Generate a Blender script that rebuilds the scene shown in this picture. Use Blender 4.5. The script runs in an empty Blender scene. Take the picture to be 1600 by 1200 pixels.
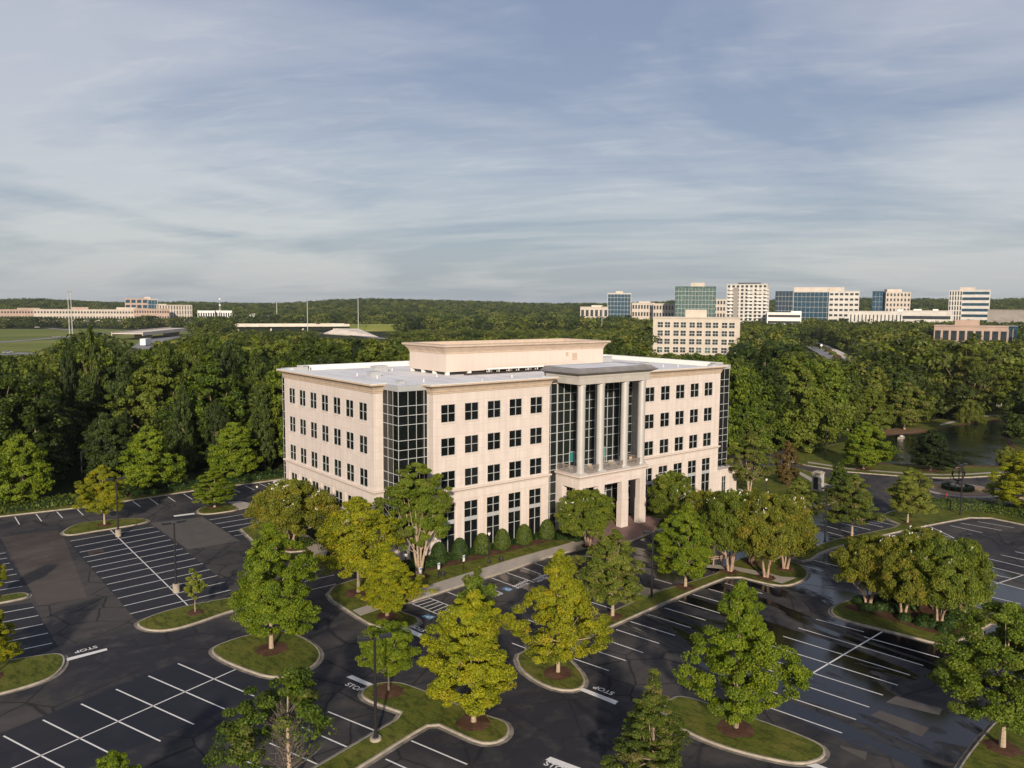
import bpy, math, random, os
import numpy as np
from mathutils import Vector, Matrix, geometry
random.seed(7); rng = np.random.default_rng(7)
scene = bpy.context.scene
COL = scene.collection
PI = math.pi

# ------------------------------------------------------------------ survey helpers
CAM = np.array([-46.334, -79.191, 30.9]); YAW, PITCH, ROLL, FPX = .6773, .0963, .0071, 1240.9
FWD = np.array([math.sin(YAW)*math.cos(PITCH), math.cos(YAW)*math.cos(PITCH), -math.sin(PITCH)])
_r = np.array([math.cos(YAW), -math.sin(YAW), 0.0]); _u = np.cross(_r, FWD)
RT = _r*math.cos(ROLL)+_u*math.sin(ROLL); UP = _u*math.cos(ROLL)-_r*math.sin(ROLL)
def ray(x, y): return FWD+RT*(x-800)/FPX-UP*(y-600)/FPX
def G(x, y, z=0.0):                       # survey: where a sight line meets height z
    d = ray(x, y); p = CAM+(z-CAM[2])/d[2]*d
    return Vector((p[0], p[1], p[2]))
def GL(pts, z=0.0): return [G(x, y, z).xy for x, y in pts]
def PJ(P):
    d = np.array(P, float)-CAM; z = d@FWD
    return 800+FPX*(d@RT)/z, 600-FPX*(d@UP)/z, z
def at(px, dist):                          # ground point in the bearing of a column at a distance
    d = FWD+RT*(px-800)/FPX; d = np.array([d[0], d[1]]); d /= np.hypot(*d)
    return CAM[0]+d[0]*dist, CAM[1]+d[1]*dist
def hz_y(px):                              # true horizon height in photo pixels at a column
    x, y = at(px, 1e6); return PJ((x, y, CAM[2]))[1]
def z_at(x, y, py):                        # height over the ground point (x, y) seen at photo row py
    d = np.array([x, y, 0.0])-CAM; v0 = d@UP; w0 = d@FWD; k = (600-py)/FPX
    return (k*w0-v0)/(UP[2]-k*FWD[2])

# ------------------------------------------------------------------ object helpers
def tag(o, label=None, cat=None, group=None, kind=None):
    if label: o['label'] = label
    if cat: o['category'] = cat
    if group: o['group'] = group
    if kind: o['kind'] = kind
    return o
def empty(name, loc=(0, 0, 0), rz=0, label=None, cat=None, group=None, kind=None):
    o = bpy.data.objects.new(name, None); COL.objects.link(o); o.location = loc; o.rotation_euler = (0, 0, rz)
    return tag(o, label, cat, group, kind)
def link(name, me, mat=None, parent=None):
    o = bpy.data.objects.new(name, me); COL.objects.link(o)
    if mat is not None and not me.materials:
        for m in (mat if isinstance(mat, (list, tuple)) else [mat]): me.materials.append(m)
    if parent: o.parent = parent
    return o
class MB:
    def __init__(s): s.v = []; s.f = []; s.m = []; s.cm = 0
    def add(s, vs, fs):
        b = len(s.v); s.v += [tuple(v) for v in vs]; s.f += [tuple(i+b for i in f) for f in fs]; s.m += [s.cm]*len(fs); return s
    def box(s, x0, y0, z0, x1, y1, z1):
        v = [(x0,y0,z0),(x1,y0,z0),(x1,y1,z0),(x0,y1,z0),(x0,y0,z1),(x1,y0,z1),(x1,y1,z1),(x0,y1,z1)]
        return s.add(v, [(0,3,2,1),(4,5,6,7),(0,1,5,4),(1,2,6,5),(2,3,7,6),(3,0,4,7)])
    def obox(s, o, u, v, w):               # oriented box from corner o with edge vectors
        o, u, v, w = map(Vector, (o, u, v, w))
        p = [o, o+u, o+u+v, o+v, o+w, o+u+w, o+u+v+w, o+v+w]
        return s.add(p, [(0,3,2,1),(4,5,6,7),(0,1,5,4),(1,2,6,5),(2,3,7,6),(3,0,4,7)])
    def tube(s, pts, rad, n=8, cap=True):
        pts = [Vector(p) for p in pts]; rad = rad if isinstance(rad, (list, tuple)) else [rad]*len(pts)
        vs = []; fs = []
        for i, p in enumerate(pts):
            t = (pts[min(i+1, len(pts)-1)]-pts[max(i-1, 0)]).normalized()
            a = t.cross(Vector((0, 0, 1)) if abs(t.z) < .9 else Vector((1, 0, 0))).normalized(); b = t.cross(a)
            for k in range(n):
                an = 2*PI*k/n; vs.append(p+(a*math.cos(an)+b*math.sin(an))*rad[i])
        for i in range(len(pts)-1):
            for k in range(n):
                k2 = (k+1) % n; fs.append((i*n+k, i*n+k2, (i+1)*n+k2, (i+1)*n+k))
        if cap: fs.append(tuple(range(n-1, -1, -1))); fs.append(tuple(range((len(pts)-1)*n, len(pts)*n)))
        return s.add(vs, fs)
    def lathe(s, prof, c=(0, 0, 0), n=24):
        vs = []; fs = []
        for r, z in prof:
            for k in range(n):
                a = 2*PI*k/n; vs.append((c[0]+r*math.cos(a), c[1]+r*math.sin(a), c[2]+z))
        for i in range(len(prof)-1):
            for k in range(n):
                k2 = (k+1) % n; fs.append((i*n+k, i*n+k2, (i+1)*n+k2, (i+1)*n+k))
        fs.append(tuple(range(n-1, -1, -1))); fs.append(tuple(range((len(prof)-1)*n, len(prof)*n)))
        return s.add(vs, fs)
    def poly(s, pts, z, skirt=None):
        n = len(pts); tr = geometry.tessellate_polygon([[Vector((p[0], p[1], 0)) for p in pts]])
        fs = []
        for t in tr:
            a, b, c = (Vector(pts[i][:2]) for i in t)
            fs.append(tuple(t) if (b-a).cross(c-a) > 0 else tuple(reversed(t)))
        s.add([(p[0], p[1], z) for p in pts], fs)
        if skirt is not None: s.band(pts, z, pts, skirt)
        return s
    def band(s, A, za, B, zb):             # strip between two closed outlines
        n = len(A); vs = [(p[0], p[1], za) for p in A]+[(p[0], p[1], zb) for p in B]
        return s.add(vs, [(i, i+n, (i+1) % n+n, (i+1) % n) for i in range(n)])
    def sweep(s, path, prof, closed=False, end_ret=None):   # prof: (out, z); outside is on the right of travel
        n = len(path); P = [Vector(p[:2]) for p in path]; vs = []; k = len(prof)
        for i in range(n):
            d0 = (P[i]-P[i-1]).normalized() if (i > 0 or closed) else None
            d1 = (P[(i+1) % n]-P[i]).normalized() if (i < n-1 or closed) else None
            d0 = d0 or d1; d1 = d1 or d0
            n0 = Vector((d0.y, -d0.x)); n1 = Vector((d1.y, -d1.x)); m = (n0+n1); m = m/ max(.2, m.dot(n0))
            for o, z in prof: q = P[i]+m*o; vs.append((q.x, q.y, z))
        fs = []
        for i in range(n if closed else n-1):
            j = (i+1) % n
            for a in range(k-1): fs.append((i*k+a, j*k+a, j*k+a+1, i*k+a+1))
        if not closed: fs += [tuple(range(k)), tuple(range((n-1)*k+k-1, (n-1)*k-1, -1))]
        return s.add(vs, fs)
    def mesh(s, name):
        me = bpy.data.meshes.new(name); me.from_pydata(s.v, [], s.f)
        if any(s.m): me.polygons.foreach_set('material_index', s.m)
        me.update(); return me
    def build(s, name, mat=None, parent=None, smooth=False):
        me = s.mesh(name)
        if smooth: me.polygons.foreach_set('use_smooth', [True]*len(me.polygons))
        return link(name, me, mat, parent)
def smooth_loop(pts, it=2):
    for _ in range(it):
        q = []
        for i in range(len(pts)):
            a, b = Vector(pts[i]), Vector(pts[(i+1) % len(pts)])
            q += [a*.75+b*.25, a*.25+b*.75]
        pts = q
    return pts
def ccw(pts):
    a = sum(pts[i][0]*pts[(i+1) % len(pts)][1]-pts[(i+1) % len(pts)][0]*pts[i][1] for i in range(len(pts)))
    return pts if a > 0 else list(reversed(pts))
def offset(pts, d):                        # outward for +d on a ccw outline
    n = len(pts); out = []
    for i in range(n):
        a, b, c = Vector(pts[i-1]), Vector(pts[i]), Vector(pts[(i+1) % n])
        d0 = (b-a).normalized(); d1 = (c-b).normalized(); n0 = Vector((d0.y, -d0.x)); n1 = Vector((d1.y, -d1.x))
        m = n0+n1; m = m/max(.35, m.dot(n0)); out.append(b+m*d)
    return out
def inside(p, poly):
    x, y = p; r = False; n = len(poly); j = n-1
    for i in range(n):
        xi, yi = poly[i]; xj, yj = poly[j]
        if (yi > y) != (yj > y) and x < (xj-xi)*(y-yi)/(yj-yi)+xi: r = not r
        j = i
    return r

# ------------------------------------------------------------------ materials
def mat(name):
    m = bpy.data.materials.new(name); m.use_nodes = True; nt = m.node_tree; nt.nodes.clear()
    out = nt.nodes.new('ShaderNodeOutputMaterial'); return m, nt, out
class NT:
    def __init__(s, nt): s.nt = nt
    def n(s, t, **kw):
        nd = s.nt.nodes.new(t)
        for k, v in kw.items():
            if k.startswith('i_'):
                key = k[2:].replace('_', ' '); key = int(key) if key.isdigit() else key
                nd.inputs[key].default_value = v
            else: setattr(nd, k, v)
        return nd
    def l(s, a, b): s.nt.links.new(a, b)
    def coord(s, kind='Object'): return s.n('ShaderNodeTexCoord').outputs[kind]
    def mapping(s, v, scale=(1, 1, 1), rot=(0, 0, 0), loc=(0, 0, 0)):
        m = s.n('ShaderNodeMapping'); m.inputs['Scale'].default_value = scale; m.inputs['Rotation'].default_value = rot; m.inputs['Location'].default_value = loc
        s.l(v, m.inputs['Vector']); return m.outputs[0]
    def noise(s, v, scale, detail=4, rough=.55, dist=0.0, dim='3D'):
        m = s.n('ShaderNodeTexNoise'); m.inputs['Scale'].default_value = scale; m.inputs['Detail'].default_value = detail; m.inputs['Roughness'].default_value = rough; m.inputs['Distortion'].default_value = dist
        s.l(v, m.inputs['Vector']); return m.outputs['Fac']
    def ramp(s, f, stops, interp='LINEAR'):
        r = s.n('ShaderNodeValToRGB'); r.color_ramp.interpolation = interp; e = r.color_ramp.elements
        while len(e) < len(stops): e.new(.5)
        for q, (p, c) in zip(e, stops): q.position = p; q.color = (c, c, c, 1) if not isinstance(c, (tuple, list)) else tuple(c)+(1,)
        s.l(f, r.inputs[0]); return r.outputs[0]
    def mix(s, f, a, b, typ='MIX'):
        m = s.n('ShaderNodeMix', data_type='RGBA', blend_type=typ)
        for k, v in ((0, f), (6, a), (7, b)):
            if hasattr(v, 'links'): s.l(v, m.inputs[k])
            else: m.inputs[k].default_value = v if k == 0 else (tuple(v)+(1,) if len(v) == 3 else v)
        return m.outputs[2]
    def math(s, op, a, b=None, clamp=False):
        m = s.n('ShaderNodeMath', operation=op, use_clamp=clamp)
        for k, v in ((0, a), (1, b)):
            if v is None: continue
            if hasattr(v, 'links'): s.l(v, m.inputs[k])
            else: m.inputs[k].default_value = v
        return m.outputs[0]
    def bsdf(s, out, col, rough=.8, spec=.3, metal=0.0, bump=None, bstr=.3, bdist=.05):
        b = s.n('ShaderNodeBsdfPrincipled')
        for k, v in (('Base Color', col), ('Roughness', rough), ('Specular IOR Level', spec), ('Metallic', metal)):
            if hasattr(v, 'links'): s.l(v, b.inputs[k])
            else: b.inputs[k].default_value = (tuple(v)+(1,)) if k == 'Base Color' and len(v) == 3 else v
        if bump is not None:
            bn = s.n('ShaderNodeBump'); bn.inputs['Strength'].default_value = bstr; bn.inputs['Distance'].default_value = bdist
            s.l(bump, bn.inputs['Height']); s.l(bn.outputs[0], b.inputs['Normal'])
        s.l(b.outputs[0], out.inputs[0]); return b
def simple(name, col, rough=.7, spec=.3, metal=0.0, var=.12, scale=3.0):
    m, nt, out = mat(name); k = NT(nt); c = k.coord()
    f = k.noise(c, scale, 4); d = tuple(x*(1-var*1.6) for x in col); e = tuple(min(1, x*(1+var)) for x in col)
    k.bsdf(out, k.ramp(f, [(.3, d), (.7, e)]), rough, spec, metal); return m
def stone(name, col, jw=3.514, jh=1.025, u0=.0, joint=.72, stain=.12):
    m, nt, out = mat(name); k = NT(nt); c = k.coord()
    sx = k.n('ShaderNodeSeparateXYZ'); k.l(c, sx.inputs[0])
    u = k.math('SUBTRACT', sx.outputs[0], sx.outputs[1]); cb = k.n('ShaderNodeCombineXYZ'); k.l(k.math('ADD', u, u0), cb.inputs[0]); k.l(sx.outputs[2], cb.inputs[1])
    br = k.n('ShaderNodeTexBrick'); br.offset = 0; br.inputs['Scale'].default_value = 1; br.inputs['Mortar Size'].default_value = .022; br.inputs['Mortar Smooth'].default_value = .3
    br.inputs['Brick Width'].default_value = jw; br.inputs['Row Height'].default_value = jh; br.inputs['Bias'].default_value = 0
    a = tuple(x*1.04 for x in col); b = tuple(x*.96 for x in col)
    br.inputs['Color1'].default_value = a+(1,); br.inputs['Color2'].default_value = b+(1,); br.inputs['Mortar'].default_value = tuple(x*joint for x in col)+(1,)
    k.l(cb.outputs[0], br.inputs['Vector'])
    n1 = k.noise(k.mapping(c, (1.1, 1.1, .10)), 1.3, 6, .65); n2 = k.noise(c, 9, 4)
    c1 = k.mix(k.math('MULTIPLY', k.ramp(n1, [(.38, 0.), (.75, 1.)]), stain*2.2), br.outputs[0], tuple(x*.62 for x in col))
    c2 = k.mix(k.math('MULTIPLY', n2, .18), c1, tuple(x*.8 for x in col))
    k.bsdf(out, c2, .82, .2, bump=n2, bstr=.15, bdist=.02); return m
M = {}
M['stone'] = stone('precast_stone', (.66, .58, .525), 3.514/3, 1.025, .0, .78, .22)
M['stone_plain'] = stone('precast_trim', (.635, .545, .48), 3.514, 4.1, 0, .9, .10)
M['cornice'] = simple('cornice_stone', (.52, .41, .315), .8, .2, var=.08, scale=1.2)
M['portico'] = simple('portico_panel', (.44, .415, .375), .6, .3, var=.06, scale=1.0)
M['cap'] = simple('cap_metal', (.20, .19, .185), .5, .4, var=.12, scale=.7)
M['column'] = simple('column_aluminium', (.52, .50, .47), .38, .5, .25, var=.04, scale=.8)
M['mullion'] = simple('mullion_aluminium', (.47, .49, .48), .45, .5, .1, var=.05)
M['spandrel'] = simple('spandrel_panel', (.42, .43, .43), .4, .5, .1, var=.05)
M['railing'] = simple('railing_paint', (.30, .25, .21), .5, .4, .2, var=.05)
M['white'] = simple('white_paint', (.75, .74, .70), .6, .3, var=.05)
M['black'] = simple('black_paint', (.018, .018, .02), .4, .5, var=.1)
M['bronze'] = simple('dark_bronze', (.05, .03, .025), .4, .5, .4, var=.2)
M['concrete'] = simple('kerb_concrete', (.36, .315, .25), .9, .2, var=.18, scale=1.5)
M['gutter'] = simple('gutter_concrete', (.22, .195, .16), .9, .2, var=.3, scale=1.2)
M['walk'] = stone('sidewalk_concrete', (.40, .355, .30), 1.5, 40, 0, .7, .2)
M['red'] = simple('red_paint', (.45, .05, .04), .5, .4)
M['mast'] = simple('galvanised_steel', (.38, .38, .37), .5, .4, .3, var=.06)
M['pinkstone'] = simple('pink_stone', (.42, .31, .25), .8, .2, var=.08, scale=.2)
M['cream'] = simple('cream_render', (.52, .46, .39), .8, .2, var=.07, scale=.2)
M['offwhite'] = simple('off_white_render', (.58, .55, .50), .8, .2, var=.07, scale=.2)
M['roofdark'] = simple('roof_grey', (.30, .27, .24), .9, .2, var=.1, scale=.2)
M['darkwin'] = simple('dark_window_glass', (.035, .045, .05), .15, .6, var=.3, scale=.3)
M['bark'] = simple('bark_grey', (.26, .20, .145), .9, .2, var=.3, scale=6)
M['bark_light'] = simple('bark_pale', (.40, .31, .22), .9, .2, var=.2, scale=6)
M['bark_myrtle'] = simple('bark_myrtle', (.36, .25, .18), .8, .2, var=.25, scale=5)
M['twig'] = simple('dead_twig', (.17, .14, .115), .9, .2, var=.2, scale=8)
M['teal'] = simple('teal_blind', (.03, .20, .17), .4, .5)
M['chair'] = simple('cream_canvas', (.66, .52, .34), .8, .2)
M['flower'] = simple('white_blossom', (.78, .74, .68), .8, .2)
M['blue'] = simple('blue_road_paint', (.05, .19, .36), .7, .3, var=.25, scale=5)
M['brown_glass'] = None

def glass(name, col=(.006, .009, .009), rough=.03, tint=None):
    m, nt, out = mat(name); k = NT(nt); c = k.coord()
    v = k.n('ShaderNodeTexVoronoi'); v.inputs['Scale'].default_value = .9; k.l(k.mapping(c, (.8, .8, .5)), v.inputs['Vector'])
    hue = k.ramp(k.noise(c, .45, 3), [(.35, tuple(x*.5 for x in col)), (.62, col), (.8, tuple(x*2.4 for x in col))])
    oi = k.n('ShaderNodeObjectInfo'); rnd = k.ramp(oi.outputs['Random'], [(0., 0.), (.45, .15), (.8, .5), (.82, 1.), (1., 1.)]); hue = k.mix(rnd, hue, tuple(.4*x+.012 for x in col)); wob = k.noise(c, .7, 2)
    b = k.bsdf(out, hue, rough, .38, bump=wob, bstr=.04, bdist=.03); return m
M['glass'] = glass('dark_window_pane')
M['glass_green'] = glass('green_curtain_glass', (.005, .016, .013), .02)
M['glass_blue'] = glass('blue_tower_glass', (.03, .085, .13), .08)
M['glass_teal'] = glass('teal_tower_glass', (.10, .17, .15), .12)

def m_asphalt(name, base=(.022, .022, .026), warm=(.070, .062, .054), wet=True, cracks=True):
    m, nt, out = mat(name); k = NT(nt); c = k.coord()
    big = k.noise(c, .055, 5, .6, .6); mid = k.noise(k.mapping(c, (1, 1, 1), (0, 0, .3)), .5, 6, .65, .4); fine = k.noise(c, 14, 3, .7); streak = k.noise(k.mapping(c, (.12, 1.1, 1), (0, 0, .1)), .55, 5, .6, .3)
    col = k.mix(k.ramp(big, [(.44, 0.), (.56, 1.)]), base, warm)
    col = k.mix(k.math('MULTIPLY', k.ramp(mid, [(.5, 0.), (.75, 1.)]), .55), col, tuple(x*1.55 for x in warm))
    col = k.mix(k.math('MULTIPLY', k.ramp(streak, [(.5, 0.), (.7, 1.)]), .35), col, tuple(x*.6 for x in base))
    col = k.mix(k.math('MULTIPLY', fine, .35), col, tuple(x*1.9 for x in base))
    if cracks:
        dn = k.n('ShaderNodeTexNoise'); dn.inputs['Scale'].default_value = .6; dn.inputs['Detail'].default_value = 4; k.l(c, dn.inputs['Vector'])
        wv = k.mix(.18, c, dn.outputs['Color'], 'LINEAR_LIGHT')
        vo = k.n('ShaderNodeTexVoronoi', feature='DISTANCE_TO_EDGE'); vo.inputs['Scale'].default_value = .24; k.l(wv, vo.inputs['Vector'])
        ln = k.ramp(vo.outputs['Distance'], [(0.0, 1.), (.03, 0.)]); gate = k.ramp(k.noise(c, .05, 3), [(.34, 0.), (.46, 1.)])
        ln = k.math('MULTIPLY', ln, gate); col = k.mix(k.math('MULTIPLY', ln, .85), col, (.008, .008, .009))
    rough = .86; spec = .25
    if wet:
        sx = k.n('ShaderNodeSeparateXYZ'); k.l(c, sx.inputs[0])
        # water lies on the eastern lots: gate by place, ragged by noise
        east = k.math('ADD', k.math('MULTIPLY', sx.outputs[0], .018), k.math('MULTIPLY', sx.outputs[1], -.010))
        wn = k.noise(k.mapping(c, (1.0, .22, 1), (0, 0, .16)), .16, 5, .55, 1.2)
        w = k.ramp(k.math('ADD', wn, k.math('MULTIPLY', k.math('SUBTRACT', k.math('MINIMUM', east, 1.0), k.math('MULTIPLY', k.math('MAXIMUM', k.math('SUBTRACT', sx.outputs[0], 55.0), 0.0), .05)), .24)), [(.675, 0.), (.71, 1.)])
        col = k.mix(w, col, tuple(x*.33 for x in base))
        rm = k.n('ShaderNodeMapRange'); rm.inputs[3].default_value = .86; rm.inputs[4].default_value = .12; k.l(w, rm.inputs[0]); rough = rm.outputs[0]
        sm = k.n('ShaderNodeMapRange'); sm.inputs[3].default_value = .22; sm.inputs[4].default_value = .5; k.l(w, sm.inputs[0]); spec = sm.outputs[0]
    k.bsdf(out, col, rough, spec, bump=fine, bstr=.12, bdist=.01); return m
M['asphalt'] = m_asphalt('asphalt')
M['sealed'] = m_asphalt('sealed_asphalt', (.016, .018, .025), (.026, .026, .030), wet=True, cracks=False)
M['patch_grey'] = m_asphalt('grey_asphalt_patch', (.075, .068, .062), (.09, .08, .07), wet=False, cracks=False)
M['patch_brown'] = m_asphalt('brown_asphalt_patch', (.042, .033, .029), (.085, .072, .06), wet=False, cracks=False)
def m_paint():
    m, nt, out = mat('road_paint'); k = NT(nt); c = k.coord()
    f = k.noise(c, 9, 5, .7); col = k.ramp(f, [(.28, (.36, .35, .33)), (.45, (.70, .68, .64)), (.7, (.82, .80, .76))]); k.bsdf(out, col, .75, .3); return m
M['paint'] = m_paint()
def m_grass():
    m, nt, out = mat('lawn_grass'); k = NT(nt); c = k.coord()
    a = k.noise(c, .35, 5, .6); b = k.noise(c, 5, 5, .7); f = k.noise(k.mapping(c, (1, .4, 1), (0, 0, .6)), 2.2, 4, .6)
    col = k.ramp(a, [(.3, (.04, .068, .008)), (.5, (.085, .11, .014)), (.68, (.15, .14, .03))])
    col = k.mix(k.math('MULTIPLY', k.ramp(b, [(.42, 0.), (.62, 1.)]), .65), col, (.17, .155, .035))
    col = k.mix(k.math('MULTIPLY', k.ramp(f, [(.48, 0.), (.62, 1.)]), .6), col, (.03, .042, .008))
    k.bsdf(out, col, .95, .1, bump=b, bstr=.8, bdist=.08); return m
M['grass'] = m_grass()
def m_mulch():
    m, nt, out = mat('pine_mulch'); k = NT(nt); c = k.coord(); b = k.noise(c, 7, 5, .7); a = k.noise(c, .9, 4)
    col = k.mix(k.math('MULTIPLY', b, .7), k.ramp(a, [(.35, (.08, .042, .026)), (.65, (.17, .095, .06))]), (.035, .016, .01))
    k.bsdf(out, col, .95, .1, bump=b, bstr=.8, bdist=.08); return m
M['mulch'] = m_mulch()
def m_ground():
    m, nt, out = mat('terrain'); k = NT(nt); c = k.coord(); a = k.noise(c, .02, 5); b = k.noise(c, .6, 5, .7)
    col = k.ramp(a, [(.35, (.020, .028, .008)), (.6, (.035, .05, .012))]); col = k.mix(k.math('MULTIPLY', b, .6), col, (.018, .014, .008))
    k.bsdf(out, col, .95, .1); return m
M['ground'] = m_ground()
M['field'] = None
def m_field():
    m, nt, out = mat('meadow_grass'); k = NT(nt); c = k.coord(); a = k.noise(k.mapping(c, (.25, 1, 1), (0, 0, -.6)), .03, 5, .6); b = k.noise(c, .3, 5, .7)
    col = k.ramp(a, [(.35, (.09, .125, .02)), (.52, (.18, .20, .045)), (.68, (.28, .26, .09))]); col = k.mix(k.math('MULTIPLY', b, .4), col, (.10, .13, .03))
    k.bsdf(out, col, .95, .1); return m
M['field'] = m_field()
def m_brick():
    m, nt, out = mat('brick_paving'); k = NT(nt); c = k.coord(); br = k.n('ShaderNodeTexBrick'); br.inputs['Scale'].default_value = 3.2
    br.inputs['Color1'].default_value = (.22, .13, .11, 1); br.inputs['Color2'].default_value = (.30, .19, .16, 1); br.inputs['Mortar'].default_value = (.14, .10, .09, 1); k.l(c, br.inputs['Vector'])
    k.bsdf(out, k.mix(k.math('MULTIPLY', k.noise(c, .8, 4), .5), br.outputs[0], (.16, .11, .10)), .85, .2); return m
M['brick'] = m_brick()
def m_water():
    m, nt, out = mat('pond_water'); k = NT(nt); c = k.coord(); w = k.noise(k.mapping(c, (1, 2.2, 1), (0, 0, .5)), .9, 4, .6); w2 = k.noise(c, .09, 3)
    b = k.bsdf(out, (.004, .010, .010), .05, .5, bump=k.math('MULTIPLY', w, k.ramp(w2, [(.42, .12), (.56, 1.)])), bstr=.7, bdist=.12); return m
M['water'] = m_water()
def m_roof():
    m, nt, out = mat('roof_membrane'); k = NT(nt); c = k.coord(); a = k.noise(k.mapping(c, (1, .3, 1)), .35, 6, .65, .8); b = k.noise(c, 1.4, 5)
    col = k.ramp(a, [(.35, (.62, .61, .61)), (.52, (.76, .75, .74)), (.7, (.86, .85, .83))]); col = k.mix(k.math('MULTIPLY', b, .25), col, (.40, .37, .35))
    sx = k.n('ShaderNodeSeparateXYZ'); k.l(c, sx.inputs[0]); seam = k.math('LESS_THAN', k.math('FRACT', k.math('MULTIPLY', sx.outputs[0], .33)), .02)
    col = k.mix(k.math('MULTIPLY', seam, .55), col, (.25, .25, .25)); k.bsdf(out, col, .7, .3); return m
M['roof'] = m_roof()

def leafmat(name, dark, midc, light, accent=None, amt=0.0, trans=.32, objvar=.0):
    m, nt, out = mat(name); k = NT(nt)
    at_ = k.n('ShaderNodeAttribute', attribute_name='tint'); f = at_.outputs['Fac']
    if objvar:
        oi = k.n('ShaderNodeObjectInfo'); r = k.math('MULTIPLY', k.math('SUBTRACT', oi.outputs['Random'], .5), objvar); f = k.math('ADD', f, r, True)
    col = k.ramp(f, [(.08, dark), (.5, midc), (.92, light)])
    if accent is not None:
        a2 = k.n('ShaderNodeAttribute', attribute_name='hue').outputs['Fac']
        col = k.mix(k.ramp(a2, [(1-amt-.08, 0.), (min(1, 1-amt+.08), 1.)]), col, accent)
    b = k.n('ShaderNodeBsdfPrincipled'); b.inputs['Roughness'].default_value = .55; b.inputs['Specular IOR Level'].default_value = .25
    t = k.n('ShaderNodeBsdfTranslucent'); k.l(col, b.inputs['Base Color']); k.l(k.mix(.5, col, (.25, .28, .02), 'MIX'), t.inputs['Color'])
    mx = k.n('ShaderNodeMixShader'); mx.inputs[0].default_value = trans; k.l(b.outputs[0], mx.inputs[1]); k.l(t.outputs[0], mx.inputs[2]); k.l(mx.outputs[0], out.inputs[0])
    return m
YG = dict(dark=(.085, .12, .005), midc=(.225, .25, .008), light=(.38, .37, .012))
GR = dict(dark=(.034, .062, .005), midc=(.088, .138, .010), light=(.18, .225, .018))
L = {
 'yellow': leafmat('leaf_yellow_green', **YG, accent=(.36, .31, .012), amt=.18, trans=.3),
 'gold': leafmat('leaf_gold_green', (.08, .11, .006), (.215, .235, .009), (.36, .345, .013), (.42, .35, .012), .18, .3),
 'lime': leafmat('leaf_lime_green', (.055, .10, .006), (.135, .195, .009), (.24, .285, .013), None, 0, .3),
 'green': leafmat('leaf_green', **GR, accent=(.14, .14, .03), amt=.15, trans=.28, objvar=.5),
 'olive': leafmat('leaf_olive_green', (.048, .072, .010), (.115, .148, .016), (.23, .25, .035), (.20, .17, .05), .2, .25, .5),
 'myrtle': leafmat('leaf_myrtle', (.055, .075, .008), (.14, .155, .012), (.24, .235, .018), (.24, .19, .018), .2, .25),
 'myrtle_green': leafmat('leaf_myrtle_green', (.045, .072, .007), (.11, .15, .011), (.20, .235, .016), (.2, .19, .018), .12, .25),
 'dark': leafmat('leaf_dark_green', (.012, .023, .004), (.032, .053, .008), (.075, .105, .015), None, 0, .2, .9),
 'wood': leafmat('leaf_wood_green', (.020, .036, .004), (.056, .084, .008), (.13, .16, .017), None, 0, .22, 1.2),
 'far_olive': leafmat('leaf_far_olive', (.035, .05, .008), (.08, .10, .014), (.16, .17, .03), None, 0, .22, .9),
 'brown': leafmat('leaf_bronze', (.05, .035, .01), (.11, .075, .02), (.19, .13, .035), None, 0, .25),
 'pink': leafmat('leaf_pink_bloom', (.12, .05, .035), (.24, .10, .075), (.34, .17, .12), None, 0, .2),
 'hedge': leafmat('leaf_hedge', (.012, .028, .005), (.028, .055, .009), (.06, .10, .016), None, 0, .15),
 'hedge_light': leafmat('leaf_hedge_light', (.028, .05, .007), (.07, .10, .012), (.13, .16, .02), None, 0, .2),
}

# ------------------------------------------------------------------ vegetation
def leaf_mesh(name, centres, normals, size, tint, hue, seed=0, asp=.62):
    r = np.random.default_rng(seed); n = len(centres)
    nrm = normals/np.maximum(1e-6, np.linalg.norm(normals, axis=1, keepdims=True))
    a = np.cross(nrm, r.normal(size=(n, 3))); a /= np.maximum(1e-6, np.linalg.norm(a, axis=1, keepdims=True)); b = np.cross(nrm, a)
    s = (size*r.uniform(.6, 1.35, n))[:, None]
    v = np.empty((n, 4, 3)); fold = nrm*s*r.uniform(-.35, .1, n)[:, None]
    v[:, 0] = centres-a*s; v[:, 1] = centres-b*s*asp+fold; v[:, 2] = centres+a*s; v[:, 3] = centres+b*s*asp+fold*.3
    me = bpy.data.meshes.new(name); me.vertices.add(n*4); me.vertices.foreach_set('co', v.reshape(-1).astype('f'))
    me.loops.add(n*4); me.loops.foreach_set('vertex_index', np.arange(n*4, dtype='i')); me.polygons.add(n)
    me.polygons.foreach_set('loop_start', np.arange(0, n*4, 4, dtype='i'))
    for nm, arr in (('tint', tint), ('hue', hue)):
        at_ = me.attributes.new(nm, 'FLOAT', 'FACE'); at_.data.foreach_set('value', arr.astype('f'))
    me.update(calc_edges=True); return me
def env(kind, t):
    t = min(1.0, max(0.0, t))
    if kind == 'oval': return math.sin(PI*min(1, max(0, .12+.88*t))**.85)**.62*(1-.12*t)
    if kind == 'ovate': return max(.05, math.sin(PI*min(1, .13+.85*t**.95))**.68*(1-.26*t)*1.08)
    if kind == 'leader': return (max(.05, math.sin(PI*min(1, .16+.80*(t/.72)))**.6) if t < .66 else .50*max(.1, 1-(t-.66)/.36)**.5)
    if kind == 'cone': return max(.03, (1-t)**.85)*min(1, .35+t*4.5)
    if kind == 'egg': return (math.sin(PI*min(1, (.16+.84*t))**.72) ** .7)
    if kind == 'dome': return math.sqrt(max(0, 1-((t-.28)/(.72 if t > .28 else .42))**2))
    if kind == 'round': return math.sqrt(max(0, 1-(2*t-1)**2*.98))**.9
    return 1
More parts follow.
